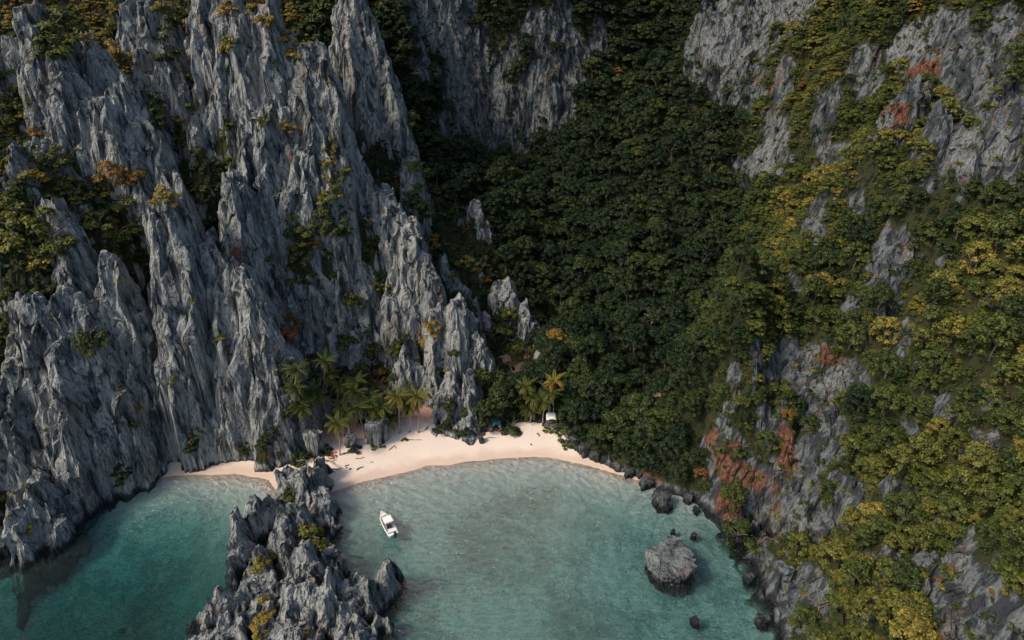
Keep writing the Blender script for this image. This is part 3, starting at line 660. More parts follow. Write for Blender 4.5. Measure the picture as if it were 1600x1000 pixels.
def trunk_mesh(seed):
    r = random.Random(seed); b = MB()
    P = [(0, 0, -.5), (.03 * r.uniform(-1, 1), .03, .1), (.1 * r.uniform(-1, 1), .1 * r.uniform(-1, 1), .55)]
    b.tube(P, [.075, .06, .045])
    for i in range(5):
        a = i * 1.256 + r.random(); q = Vector(P[2]); e = Vector((.55 * math.cos(a), .55 * math.sin(a), .95 + .2 * r.random()))
        b.tube([q, q.lerp(e, .5) + Vector((0, 0, .08)), e], [.035, .024, .01], 5)
    return b.mesh('trunk', M_BARK)
TRUNKS = [trunk_mesh(i) for i in range(4)]

# ---- where plants grow: points on the rock and soil sheets
def surface_points(p, mask, dens):
    """Random points on the faces of a sheet, dens per square metre of real surface."""
    area = p.d * p.d * np.sqrt(1 + p.slope[:-1, :-1] ** 2)
    lam = np.where(mask, area * dens, 0)
    k = rng.poisson(np.minimum(lam, 4)); iy, ix = np.nonzero(k); rep_ = k[iy, ix]
    iy = np.repeat(iy, rep_); ix = np.repeat(ix, rep_); fx = rng.rand(len(ix)); fy = rng.rand(len(ix))
    def I(G): return (G[iy, ix] * (1 - fx) + G[iy, ix + 1] * fx) * (1 - fy) + (G[iy + 1, ix] * (1 - fx) + G[iy + 1, ix + 1] * fx) * fy
    return np.c_[I(p.VX), I(p.VY), I(p.H)], p.slope[iy, ix], p.attr['stain'][iy, ix, 2], p.expo[iy, ix]
def thin(P, R, fac):
    """Keep big plants first, drop those whose centre falls too near one already kept."""
    order = np.argsort(-R); cell = 4.0; grid = {}; keep = []
    for i in order:
        x, y, z = P[i]; r = R[i]; cx, cy, cz = int(x // cell), int(y // cell), int(z // cell); ok = True
        for a in (-1, 0, 1):
            for b in (-1, 0, 1):
                for c in (-1, 0, 1):
                    for j in grid.get((cx + a, cy + b, cz + c), ()):
                        q = P[j]; m = fac * (r + R[j])
                        if (q[0] - x) ** 2 + (q[1] - y) ** 2 + (q[2] - z) ** 2 < m * m: ok = False; break
                    if not ok: break
                if not ok: break
            if not ok: break
        if ok: grid.setdefault((cx, cy, cz), []).append(i); keep.append(i)
    return np.array(keep)

veg = PR.attr['stain'][:-1, :-1, 2]
P1, s1, v1, e1 = surface_points(PR, PR.keep & (veg > .28) & (PR.H[:-1, :-1] > 1.2), .55)
valley = sstep(16, -8, P1[:, 0] - np.interp(P1[:, 1], [100, 130, 150, 200, 260], [33, 37, 45, 66, 66]))       # 1 in the valley, its shade painted as darker leaf tint; 0 on the open slope
clump = fbm2(P1[:, 0] * .05 + 3, P1[:, 1] * .05 + P1[:, 2] * .03, 3, 201); kindn = vnoise3(P1[:, 0] * .12, P1[:, 1] * .12, P1[:, 2] * .12, 203)
q = rng.rand(len(P1))
R1 = (.65 + 2.9 * q ** 3.2) * (1 + .28 * valley) * np.where(s1 > 2.2, .72, 1) * (1 - .35 * np.clip(e1 * 1.4, 0, 1)) * np.where(PR.attr is None, 1, .95)
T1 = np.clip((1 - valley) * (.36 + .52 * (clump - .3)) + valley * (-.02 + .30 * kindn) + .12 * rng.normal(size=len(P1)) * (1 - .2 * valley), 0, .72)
rare = rng.rand(len(P1)); T1 = np.where(rare < .006, .84 + .12 * rng.rand(len(P1)), T1)
k = thin(P1, R1, .50); P1, R1, T1, s1 = P1[k], R1[k], T1[k], s1[k]
vegL = PL.attr['stain'][:-1, :-1, 2]
P2, s2, v2, e2 = surface_points(PL, PL.keep & (vegL > .2) & (PL.H[:-1, :-1] > 2.5), .5)
R2 = .6 + 1.7 * rng.rand(len(P2)) ** 2
sun2 = sstep(-25, -75, P2[:, 0]) * sstep(40, 80, P2[:, 2])  # warm sun on the high left ledges, painted as yellower leaves
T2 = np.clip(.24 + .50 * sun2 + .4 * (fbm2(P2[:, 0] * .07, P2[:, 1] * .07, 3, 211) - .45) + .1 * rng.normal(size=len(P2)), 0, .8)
T2 = np.where(rng.rand(len(P2)) < .05, .9 + .08 * rng.rand(len(P2)), T2)
k = thin(P2, R2, .48); P2, R2, T2 = P2[k], R2[k], T2[k]
# small growth in the cracks of the bare rock
P3, s3, _, _ = surface_points(PL, PL.keep & (PL.fid >= 0) & (PL.slope[:-1, :-1] < 3.2) & (PL.H[:-1, :-1] > 4), .085)
R3 = .22 + .5 * rng.rand(len(P3)) ** 2.5; T3 = np.clip(.44 + .2 * rng.normal(size=len(P3)) + .2 * sstep(40, 80, P3[:, 2]), .1, .95)
P4, s4, _, e4 = surface_points(PR, PR.keep & (PR.attr['stain'][:-1, :-1, 2] <= .28) & (PR.H[:-1, :-1] > 2), .20)
R4 = .3 + .7 * rng.rand(len(P4)) ** 2; T4 = np.clip(.46 + .2 * rng.normal(size=len(P4)), .1, .95)

def inframe(P, m=650):
    u, v, c = project(P); return (u > -m) & (u < 1600 + m) & (v > -m) & (v < 1000 + m)
camp = np.array(on(861, 660, 2.5)); k = np.hypot(P1[:, 0] - camp[0], P1[:, 1] - camp[1]) > 4.2; P1, R1, T1, s1 = P1[k], R1[k], T1[k], s1[k]
k = inframe(P1); P1, R1, T1, s1 = P1[k], R1[k], T1[k], s1[k]
k = inframe(P2); P2, R2, T2 = P2[k], R2[k], T2[k]
k = inframe(P3); P3, R3, T3 = P3[k], R3[k], T3[k]
k = inframe(P4); P4, R4, T4 = P4[k], R4[k], T4[k]

# ---- words for labels
MARKS = [(1150, 60, 'pale cliff high up'), (1205, 250, 'pale rock streak'), (1415, 140, 'orange rock scar'), (1545, 215, 'high grey crags'), (1228, 450, 'dark rock knob'), (1400, 410, 'mid-slope grey crag'), (1285, 570, 'white-stained face'),
         (1190, 770, 'red waterside rock'), (1270, 790, 'tall grey buttress'), (1480, 930, 'broad grey slabs'), (730, 120, 'white-streaked back wall'), (800, 450, 'dark pinnacle cluster'), (725, 640, 'beach rock stack'), (860, 650, 'canopy shelter'),
         (990, 715, 'black shore ledge'), (555, 100, 'lone tall spire'), (390, 60, 'great fluted wall'), (290, 380, 'middle pinnacle'), (60, 90, 'highest sunlit pinnacles'), (60, 520, 'crags over the teal cove'), (470, 850, 'rock spit'), (560, 690, 'palm grove'),
         (1470, 640, 'small rock patch'), (1110, 215, 'leafless valley tree'), (1370, 890, 'twin grey slabs')]
def colour_word(t): return 'deep green' if t < .16 else 'dark olive' if t < .34 else 'olive green' if t < .52 else 'yellow-green' if t < .70 else 'golden' if t < .86 else 'rust-brown'
def place_word(u, v):
    d = [math.hypot(u - a, v - b) for a, b, _ in MARKS]; i = int(np.argmin(d)); a, b, n = MARKS[i]; D = d[i]
    if D < 38: return 'growing against the ' + n
    how = 'just ' if D < 65 else '' if D < 100 else 'well ' if D < 150 else 'far '
    an = math.degrees(math.atan2(b - v, u - a)) % 360
    w = ['right of', 'above and right of', 'above', 'above and left of', 'left of', 'below and left of', 'below', 'below and right of'][int(((an + 22.5) % 360) // 45)]
    return how + w + ' the ' + n
def size_word(r): return 'small' if r < 1.5 else 'medium' if r < 2.4 else 'broad' if r < 3.3 else 'very broad'

# ---- 300 trees that show largest stand as trees of their own, the rest is the forest
u1, v1_, c1 = project(P1 + np.c_[np.zeros(len(P1)), np.zeros(len(P1)), R1 * 1.1])
app = R1 / c1 * F
vis = (u1 > 10) & (u1 < 1590) & (v1_ > 10) & (v1_ < 990)
# seen from the camera: the ground must not rise in front
for t in np.linspace(.55, .97, 30):
    q = np.array([0, 0, CAMH]) + (P1 + np.c_[np.zeros(len(P1)), np.zeros(len(P1)), R1 * 1.4] - np.array([0, 0, CAMH])) * t
    vis &= q[:, 2] > top_h(q[:, 0], q[:, 1])
score = np.where(vis, app, -1); order = np.argsort(-score); single = []
cells_ = {}
for i in order:
    if len(single) >= 298 or score[i] < 0: break
    key = (int(u1[i] // 30), int(v1_[i] // 30)); near = False
    for a in (-1, 0, 1):
        for b in (-1, 0, 1):
            for j in cells_.get((key[0] + a, key[1] + b), ()):
                if math.hypot(u1[i] - u1[j], v1_[i] - v1_[j]) < .75 * min(app[i], app[j]) and c1[j] < c1[i]: near = True
    if near: continue
    cells_.setdefault(key, []).append(i); single.append(i)
single = np.array(single); rest = np.setdiff1d(np.arange(len(P1)), single)
def make_tree(P, R, tint, i, u, v):
    t = empty('tree', P, rng.rand() * 6.28); t.scale = (R, R, R * (.95 + .45 * rng.rand()))
    tag(t, '%s %s tree %s' % (size_word(R), colour_word(tint), place_word(u, v)), 'tree', 'broadleaf trees on the wooded slopes')
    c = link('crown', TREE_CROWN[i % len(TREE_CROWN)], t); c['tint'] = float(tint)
    link('trunk', TRUNKS[i % 4], t)
    return c
tree_crowns = {}
for n, i in enumerate(single):
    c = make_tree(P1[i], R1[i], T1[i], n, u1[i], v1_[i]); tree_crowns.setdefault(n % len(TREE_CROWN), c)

# ---- shrubs on ledges, one by one: pixel they show at, apparent radius, leaf tint
SHRUBS = [(92, 45, 40, .52), (75, 15, 25, .6), (10, 150, 24, .5), (15, 182, 24, .55), (8, 105, 20, .42), (80, 80, 18, .5), (175, 50, 16, .5), (185, 76, 19, .8), (135, 58, 12, .86), (65, 202, 15, .88), (50, 267, 19, .82), (92, 247, 17, .58), (255, 5, 17, .7),
    (265, 42, 20, .32), (260, 78, 20, .28), (240, 162, 20, .4), (242, 190, 13, .4), (295, 160, 14, .62), (302, 122, 13, .6), (290, 210, 11, .5), (355, 12, 15, .8), (393, 8, 19, .8), (418, 26, 16, .8), (448, 62, 17, .75), (462, 80, 14, .75), (355, 70, 14, .72),
    (183, 276, 27, .88), (208, 268, 18, .93), (150, 300, 22, .7), (190, 312, 22, .5), (110, 290, 20, .4), (30, 312, 22, .58), (60, 337, 34, .55), (30, 362, 30, .6), (92, 372, 26, .5), (62, 402, 20, .72), (262, 305, 17, .78), (243, 311, 9, .78), (160, 350, 22, .6), (190, 362, 20, .45), (214, 350, 15, .4),
    (515, 228, 13, .68), (512, 250, 13, .72), (520, 276, 16, .6), (540, 262, 12, .5), (515, 302, 16, .58), (502, 345, 19, .5), (530, 352, 17, .42), (480, 362, 19, .5), (466, 377, 16, .55), (476, 396, 17, .5), (450, 196, 12, .84), (470, 202, 9, .94), (410, 186, 11, .6), (480, 30, 22, .3), (512, 22, 24, .35), (500, 52, 22, .24),
    (592, 14, 16, .6), (606, 4, 14, .62), (645, 112, 15, .58), (645, 152, 17, .5), (640, 192, 16, .55), (652, 222, 17, .5), (655, 262, 18, .45), (645, 292, 15, .45), (690, 302, 18, .4), (660, 322, 20, .3),
    (145, 525, 22, .40), (126, 522, 15, .45), (345, 522, 13, .55), (350, 540, 9, .6), (270, 593, 9, .6), (445, 488, 14, .95), (450, 518, 17, .97), (458, 502, 13, .92), (545, 466, 12, .5), (560, 470, 13, .5), (558, 575, 21, .33), (592, 585, 20, .90), (576, 540, 18, .28), (540, 530, 19, .33), (620, 546, 9, .6), (655, 486, 6, .6),
    (675, 510, 13, .85), (666, 526, 12, .84), (675, 370, 10, .85), (681, 386, 9, .85), (720, 405, 12, .7), (736, 411, 11, .6), (756, 409, 9, .5), (759, 435, 8, .92), (715, 458, 10, .55), (795, 486, 12, .55), (780, 515, 18, .45), (802, 532, 16, .4), (838, 481, 9, .74), (710, 429, 7, .6), (820, 466, 7, .8), (812, 552, 14, .58), (800, 560, 11, .86),
    (760, 585, 18, .35), (790, 600, 20, .3), (780, 630, 18, .24), (690, 600, 8, .6), (700, 575, 7, .66), (727, 640, 8, .4), (530, 620, 12, .3), (600, 610, 17, .2), (640, 600, 9, .4), (480, 580, 14, .2), (500, 610, 16, .2), (445, 575, 14, .2), (620, 580, 15, .28), (455, 440, 10, .5), (420, 400, 8, .5), (300, 470, 7, .6), (215, 640, 9, .66), (205, 660, 8, .6), (300, 690, 6, .85),
    (460, 769, 17, .34), (491, 840, 22, .60), (480, 826, 15, .58), (500, 858, 13, .52), (410, 876, 12, .70), (420, 866, 9, .70), (400, 886, 9, .68), (413, 938, 12, .76), (417, 955, 12, .78), (406, 970, 14, .80), (412, 988, 13, .78), (478, 990, 6, .7), (46, 826, 8, .76), (22, 330, 14, .7),
    (1150, 835, 24, .26), (1183, 850, 14, .42), (1575, 968, 26, .80), (1595, 990, 24, .80), (1555, 985, 16, .7), (1130, 690, 14, .4), (1160, 700, 14, .36), (1225, 640, 16, .3), (1210, 690, 12, .5), (1310, 900, 16, .5), (1330, 860, 18, .42), (1490, 880, 20, .46), (1420, 965, 16, .38),
    (775, 592, 17, .25), (787, 572, 15, .3), (762, 577, 13, .3), (803, 584, 15, .25), (820, 600, 16, .22), (455, 600, 16, .2), (470, 628, 15, .2), (490, 560, 18, .22), (525, 640, 14, .2), (545, 640, 14, .22), (575, 650, 13, .2), (590, 640, 16, .25), (610, 650, 12, .2), (565, 600, 18, .2), (535, 590, 18, .25), (578, 612, 16, .36), (450, 640, 12, .2), (600, 620, 15, .3), (520, 570, 16, .2), (466, 713, 16, .20), (487, 711, 8, .30), (509, 703, 11, .10), (557, 701, 10, .08), (800, 664, 17, .30), (853, 669, 7, .55), (870, 673, 10, .45), (885, 690, 12, .4), (537, 709, 4, .62), (543, 708, 3, .6), (583, 699, 5, .66), (592, 698, 5, .62), (600, 697, 3, .66), (632, 686, 5, .3), (770, 640, 11, .3), (880, 640, 20, .5), (895, 660, 18, .48), (890, 620, 20, .3)]
SP, ok = cast([a[0] for a in SHRUBS], [a[1] + a[2] * .45 for a in SHRUBS])
for n, (a, p, k) in enumerate(zip(SHRUBS, SP, ok)):
    if not k: continue
    _, _, c = project(p); R = a[2] * c / F * 1.28
    t = empty('shrub', p - np.array([0, 0, -.12 * R]), rng.rand() * 6.28); t.scale = (R, R, R * (.85 + .4 * rng.rand()))
    tag(t, '%s %s shrub %s' % ('tiny' if R < .8 else size_word(R), colour_word(a[3]), place_word(a[0], a[1])), 'shrub', 'shrubs rooted in the rock and sand')
    o = link('foliage', SHRUB_CROWN[n % 5], t); o['tint'] = a[3]
    s = link('stem', TRUNKS[n % 4], t); s.scale = (1, 1, .6)

# ---- forest and undergrowth: instanced crowns on points
def scatter(name, P, R, T, meshes, label_kind='stuff', lift=0.):
    me = bpy.data.meshes.new(name); n = len(P)
    me.vertices.add(n); me.vertices.foreach_set('co', np.ascontiguousarray(P + np.c_[np.zeros(n), np.zeros(n), lift * R], np.float32).ravel())
    for nm, A in (('psize', R), ('tint', T), ('turn', rng.rand(n) * 6.283)):
        at_ = me.attributes.new(nm, 'FLOAT', 'POINT'); at_.data.foreach_set('value', np.ascontiguousarray(A, np.float32))
    at_ = me.attributes.new('pick', 'INT', 'POINT'); at_.data.foreach_set('value', rng.randint(0, len(meshes), n).astype(np.int32))
    o = link(name, me); tag(o, kind=label_kind)
    ng = bpy.data.node_groups.new(name, 'GeometryNodeTree')
    ng.interface.new_socket('Geometry', in_out='INPUT', socket_type='NodeSocketGeometry'); ng.interface.new_socket('Geometry', in_out='OUTPUT', socket_type='NodeSocketGeometry')
    gi = ng.nodes.new('NodeGroupInput'); go = ng.nodes.new('NodeGroupOutput'); ip = ng.nodes.new('GeometryNodeInstanceOnPoints'); j = ng.nodes.new('GeometryNodeJoinGeometry')
    for ob in reversed(meshes):
        oi = ng.nodes.new('GeometryNodeObjectInfo'); oi.transform_space = 'ORIGINAL'; oi.inputs['Object'].default_value = ob; oi.inputs['As Instance'].default_value = True
        ng.links.new(oi.outputs['Geometry'], j.inputs[0])
    def named(nm, ty):
        a = ng.nodes.new('GeometryNodeInputNamedAttribute'); a.data_type = ty; a.inputs[0].default_value = nm; return a.outputs[0]
    cx = ng.nodes.new('ShaderNodeCombineXYZ'); ng.links.new(named('turn', 'FLOAT'), cx.inputs[2])
    ng.links.new(gi.outputs[0], ip.inputs['Points']); ng.links.new(j.outputs[0], ip.inputs['Instance']); ip.inputs['Pick Instance'].default_value = True
    ng.links.new(named('pick', 'INT'), ip.inputs['Instance Index']); ng.links.new(cx.outputs[0], ip.inputs['Rotation']); ng.links.new(named('psize', 'FLOAT'), ip.inputs['Scale'])
    ng.links.new(ip.outputs[0], go.inputs[0])
    md = o.modifiers.new(name, 'NODES'); md.node_group = ng
    return o
P5, s5, v5, e5 = surface_points(PR, PR.keep & (PR.attr['stain'][:-1, :-1, 2] > .28) & (PR.H[:-1, :-1] > 1.5), .32)
k = inframe(P5) & (np.hypot(P5[:, 0] - camp[0], P5[:, 1] - camp[1]) > 4.2); P5 = P5[k]; R5 = .45 + .75 * rng.rand(len(P5)) ** 1.5
vl5 = sstep(16, -8, P5[:, 0] - np.interp(P5[:, 1], [100, 130, 150, 200, 260], [33, 37, 45, 66, 66]))  # valley mask: shade painted into the undergrowth tint below
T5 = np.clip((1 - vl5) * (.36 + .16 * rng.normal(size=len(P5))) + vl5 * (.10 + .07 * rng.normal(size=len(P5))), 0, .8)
crown_src = [tree_crowns[i] for i in sorted(tree_crowns)]
shrub_src = [o for o in COL.objects if o.name.split('.')[0] == 'foliage'][:5]
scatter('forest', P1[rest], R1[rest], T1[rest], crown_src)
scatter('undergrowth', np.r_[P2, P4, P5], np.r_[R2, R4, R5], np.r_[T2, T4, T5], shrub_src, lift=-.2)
scatter('rock_plants', P3, R3, T3, shrub_src, lift=-.2)
#@@REST2
# ------------------------------------------------------------------ palms
def frond_mesh(seed, droop):
    r = np.random.RandomState(seed); V = []; Q = []
    n = 17; pts = []
    for i in range(n + 1):
        t = i / n; pts.append(np.array([0, 3.6 * t * (1 - .16 * droop * t), 1.35 * t - (1.8 + droop * 1.1) * t * t]))
    b = MB(); b.tube([tuple(p) for p in pts[::4]] + [tuple(pts[-1])], [.05, .04, .032, .024, .014, .008][:len(pts[::4]) + 1], 4)
    for i in range(1, n + 1):
        p = pts[i]; d = pts[i] - pts[i - 1]; d /= np.linalg.norm(d); t = i / n
        for sgn in (-1, 1):
            ln = (.95 * math.sin(math.pi * (.12 + .80 * t)) + .12) * (.85 + .3 * r.rand())
            side = np.array([sgn, 0, 0]); tip = p + side * ln * .72 + d * ln * .55 + np.array([0, 0, -.42 * ln * (.6 + .7 * r.rand())])
            mid = p + side * ln * .42 + d * ln * .22 + np.array([0, 0, .03])
            w = d * .11
            o = len(b.V); b.V += [tuple(p - w), tuple(mid - w), tuple(tip), tuple(mid + w)]; b.Q.append((o, o + 1, o + 2, o + 3))
    me = b.mesh('frond', M_LEAF)
    a = me.attributes.new('leafrnd', 'FLOAT', 'POINT'); a.data.foreach_set('value', np.clip(.5 + .2 * r.normal(size=len(me.vertices)), 0, 1).astype(np.float32))
    return me
FRONDS = [frond_mesh(i, d) for i, d in enumerate((-.2, .35, .9, 1.5))]
PALMS = [(531.5, 713, 527, 662, .48), (547, 695, 541, 646, .40), (570, 687, 561, 636, .38), (587, 685, 587, 642, .40), (609, 679, 610, 655, .36), (626, 680, 621, 618, .56), (654, 677, 653, 620, .62), (466, 663, 468, 632, .40), (463, 655, 466, 604, .36), (463, 648, 466, 578, .34),
         (513, 648, 511, 588, .46), (509, 642, 507, 562, .42), (557, 668, 554, 612, .38), (553, 660, 557, 597, .36), (480, 650, 486, 610, .30), (572, 665, 577, 618, .32), (866, 650, 866, 598, .76), (850, 660, 848, 626, .44), (822, 655, 820, 604, .52), (828, 661, 827, 640, .40), (600, 668, 603, 630, .34), (538, 682, 536, 634, .42), (580, 680, 579, 628, .40), (595, 678, 596, 634, .46), (618, 674, 616, 624, .44), (640, 676, 641, 638, .50), (470, 668, 477, 636, .36), (490, 660, 495, 618, .40), (528, 662, 531, 604, .36), (836, 657, 835, 620, .42), (858, 655, 858, 614, .48)]
PB, okp = cast([a[0] for a in PALMS], [a[1] for a in PALMS])
PLAB = ['pale-trunked coconut palm standing foremost beside the round dark bush', 'coconut palm with bent trunk beside the small dark rock', 'slim palm in front of the grey grove boulder', 'palm rising straight before the grey grove boulder', 'shortest palm of the grove, low green crown', 'tall yellowish palm second from the beach rock stack', 'tall yellow-browned palm nearest the beach rock stack',
        'palm low against the cliff beside the dead branches', 'palm close to the cliff behind the dead branches', 'highest palm close against the cliff foot', 'tall full-crowned palm standing alone at the back of the grove', 'palm behind the tall full-crowned palm at the grove back', 'palm in the thick middle of the grove', 'rearmost palm in the middle of the grove', 'dark palm half hidden between cliff and grove', 'palm at the back of the grove beside the bright green tree',
        'pale golden palm above the canopy shelter', 'leaning palm left of the canopy shelter', 'bronze palm behind the beach bush', 'low palm with fronds over the red soil', 'dim palm filling the back of the grove', 'slim palm just left of the bent palm', 'slim palm between the two grove boulder palms', 'yellowish slim palm right of the grey grove boulder', 'slim palm beside the tall yellowish palm', 'short palm between the two tall yellow palms', 'small palm leaning away from the cliff', 'palm in front of the tall full-crowned palm', 'slim high palm right of the tall full-crowned palm', 'slim palm between the bronze palm and the leaning palm', 'thin palm beside the pale golden palm']
for n, (a, p, k) in enumerate(zip(PALMS, PB, okp)):
    top = Vector(at(a[2], a[3], p[1])); base = Vector(p); base.z = float(top_h(p[0], p[1])) - .1
    t = empty('palm_tree', base); tag(t, PLAB[n], 'palm', 'coconut palms along the beach')
    hgt = top.z - base.z; lx = top.x - base.x
    P = [(lx * (u ** 1.6) + .25 * math.sin(u * 3 + n), .5 * u * u * math.sin(n * 2.1), hgt * u) for u in (0, .1, .25, .45, .65, .85, 1)]
    b = MB().tube(P, [.26, .19, .165, .15, .14, .125, .13]); b.build('trunk', M_PALMT, t, True)
    nf = 19; rr = random.Random(n); sc = .76 + .20 * rr.random()
    for j in range(nf):
        lay = j / nf; f = link('frond', FRONDS[min(3, int(lay * 4))], t); f['tint'] = min(.95, a[4] - .06 + .22 * lay + .10 * rr.random())
        f.location = P[-1]; f.rotation_euler = (math.radians(56 * (1 - lay) - 18 + rr.uniform(-9, 9)), math.radians(rr.uniform(-14, 14)), j * 2.39996 + rr.uniform(-.5, .5)); f.scale = (sc * .9, sc * (.85 + .25 * rr.random()), sc)
    for j in range(2):
        f = link('dead_frond', FRONDS[3], t); f['tint'] = .9; f.location = P[-1]; f.rotation_euler = (math.radians(-52), 0, n * 1.7 + j * 2.6); f.scale = (.7, .75, .9)
    nut = MB()
    for j in range(5):
        an = j * 1.25; c = (P[-1][0] + .22 * math.cos(an), P[-1][1] + .22 * math.sin(an), P[-1][2] - .22)
        nut.tube([(c[0], c[1], c[2] + .14), (c[0], c[1], c[2] + .07), (c[0], c[1], c[2] - .07), (c[0], c[1], c[2] - .14)], [.03, .12, .12, .03])
    nut.build('coconut_bunch', M_BARK, t)

# ------------------------------------------------------------------ boulders
def boulder(px, py, wpx, hm, label, seed, flat=.5, under=.0, zbase=0., point=0., depth=.8, res=(72, 40), m=None, rough=1.0):
    if m is M_WETROCK: rough = 1.5; res = (max(res[0], 56), max(res[1], 30))
    c0 = on(px, py, zbase); _, _, c = project(np.array(c0)); rx = wpx / 2 * c / F; ry = rx * depth
    nu, nv = res; U = np.linspace(0, 2 * np.pi, nu, endpoint=False); Vv = np.linspace(0, 1, nv)
    A, T = np.meshgrid(U, Vv)
    z = -1.2 + (hm + 1.2) * np.minimum(1, T / (1 - .28 * flat))
    prof = np.where(T < 1 - .28 * flat, 1 - point * T, (1 - T) / (.28 * flat) * (1 - point * .9)) 
    prof = np.maximum(prof, 0) ** .6 * (1 - under * np.exp(-((z - .5) / (.28 * hm + .3)) ** 2))
    X = np.cos(A) * prof; Y = np.sin(A) * prof
    lump = 1 + rough * .34 * (vnoise3(X * 1.6 + seed * 7, Y * 1.6, z / hm * 1.2, 300 + seed) - .5) * 2
    flute = .30 * rough * (np.abs(vnoise3(X * 6.5 + seed, Y * 6.5, z / hm * 1.6, 320 + seed) - .5) * -2 + .4) + .14 * (vnoise3(X * 15, Y * 15, z / hm * 5, 340 + seed) - .5)
    X = X * (lump + flute * .8) * rx; Y = Y * (lump + flute * .8) * ry
    z = z + hm * (.22 * (vnoise3(X * .9 / rx * 2, Y * .9 / ry * 2, z * 0, 360 + seed) - .5) + .10 * (vnoise3(X / rx * 6, Y / ry * 6, z * 0, 380 + seed) - .5)) * T
    V = np.c_[X.ravel(), Y.ravel(), z.ravel()]
    i = np.arange(nu * nv).reshape(nv, nu); Q = np.stack([i[:-1], np.roll(i, -1, 1)[:-1], np.roll(i, -1, 1)[1:], i[1:]], -1).reshape(-1, 4)
    o = link('boulder', mesh_np('boulder', V, Q, m or M_ROCK, {'stain': np.zeros((len(V), 3))})); o.location = c0; o.rotation_euler = (0, 0, seed * 1.3)
    return tag(o, label, 'rock', 'boulders in the lagoon and on the sand')
M_WETROCK = rock_material('wet_rock', .30, 1.1); M_GREYROCK = rock_material('boulder_limestone', .60, 1.1)
boulder(1047, 890, 75, 3.0, 'big flat-topped fluted grey boulder standing in the lagoon with undercut foot', 1, flat=.22, under=.24, depth=.95, res=(180, 100), m=M_GREYROCK, rough=.8)
boulder(1034, 785, 28, 2.4, 'large pointed dark rock in shallow water near the shore', 2, flat=.7, point=.35, m=M_WETROCK)
boulder(982, 744, 15, 1.5, 'dark oval boulder at the water edge below the ledge', 3, flat=.9, m=M_WETROCK, res=(40, 20))
boulder(998, 745, 10, 1.2, 'small dark boulder between two larger ones at the water edge', 4, flat=.9, m=M_WETROCK, res=(40, 20))
boulder(1009, 759, 17, 1.7, 'dark slanting boulder just in the water beside the pointed rock', 5, flat=.9, m=M_WETROCK, res=(40, 20))
boulder(1074, 781, 15, 1.3, 'low dark boulder in the shallows right of the pointed rock', 6, flat=.9, m=M_WETROCK, res=(40, 20))
boulder(1080, 769, 13, 1.2, 'dark boulder close under the shore ledge', 7, flat=.9, m=M_WETROCK, res=(40, 20))
boulder(1088, 796, 12, .35, 'nearly sunken dark boulder by the cliff foot', 8, flat=.9, m=M_WETROCK, res=(40, 20))
boulder(1084, 836, 8, .35, 'small dark rock awash behind the big boulder', 9, flat=.9, m=M_WETROCK, res=(32, 16))
boulder(1052, 830, 7, .25, 'tiny rock awash just behind the big boulder', 10, flat=.9, m=M_WETROCK, res=(32, 16))
boulder(1086, 970, 14, .2, 'sunken dark rock in the lagoon below the big boulder', 11, flat=.9, m=M_WETROCK, res=(32, 16))
boulder(1192, 972, 20, 1.2, 'black wet boulder at the foot of the near cliff', 12, flat=.8, m=M_WETROCK, res=(48, 24))
boulder(1170, 905, 16, 1.0, 'black wet boulder below the bush at the cliff foot', 13, flat=.8, m=M_WETROCK, res=(48, 24))
boulder(929, 716, 16, 1.6, 'dark boulder at the end of the black ledge', 14, flat=.9, m=M_WETROCK, zbase=.4, res=(40, 20))
boulder(914, 706, 22, 2.4, 'black jagged boulder bordering the sand under the trees', 15, flat=.8, m=M_WETROCK, zbase=.5, res=(48, 24))
boulder(900, 697, 20, 2.2, 'black boulder where sand meets the trees', 16, flat=.8, m=M_WETROCK, zbase=.8, res=(48, 24))
boulder(972, 725, 12, .8, 'small brown rock half buried in the sand', 17, flat=.9, m=M_WETROCK, zbase=.2, res=(32, 16))
boulder(988, 729, 12, .8, 'small brown rock on sand next to the ledge', 18, flat=.9, m=M_WETROCK, zbase=.2, res=(32, 16))
boulder(940, 723, 6, .4, 'tiny dark rock alone on the pale sand', 19, flat=.9, m=M_WETROCK, zbase=.2, res=(24, 12))
boulder(589, 682, 34, 4.6, 'grey fluted boulder behind the palm trunks', 20, flat=.6, zbase=2.3, res=(80, 40))
boulder(547, 694, 20, 2.6, 'small dark rock between two palm trunks', 21, flat=.7, zbase=1.5, res=(48, 24))
boulder(493, 706, 26, 5.2, 'upright grey rock at the grove edge under the dead branches', 22, flat=.7, zbase=1.2, res=(64, 40))
boulder(752, 688, 9, 1.2, 'small dark rock at the toe of the beach stack', 23, flat=.9, zbase=1., m=M_WETROCK, res=(32, 16))

# ------------------------------------------------------------------ driftwood and dead trees
def stick(pts, r, label, bend=.1, m=None, name='driftwood', z=None):
    P, ok = cast([p[0] for p in pts], [p[1] for p in pts]); P = [Vector(p) for p in P]
    for p in P: p.z = float(top_h(p.x, p.y)) + r * .6
    o0 = P[0].copy(); b = MB(); Q = []
    for i, p in enumerate(P[:-1]):
        for t in (0, .5): Q.append(p.lerp(P[i + 1], t) - o0 + Vector((0, 0, bend * (t > 0))))
    Q.append(P[-1] - o0)
    b.tube(Q, [r * (1 - .55 * i / (len(Q) - 1)) for i in range(len(Q))])
    o = b.build(name, m or M_DRIFT); o.location = o0
    return tag(o, label, 'driftwood', 'driftwood washed up on the sand')
stick([(503, 722), (514, 720.5)], .22, 'thick dark log lying below the round dark bush')
stick([(505, 723.5), (520, 722), (527, 720)], .10, 'thin grey branch just seaward of the thick log')
stick([(516, 734.6), (528, 734), (535, 733)], .13, 'long dark branch lying level on the open sand')
stick([(517, 735), (524, 739.5)], .12, 'short branch slanting seaward from the long one')
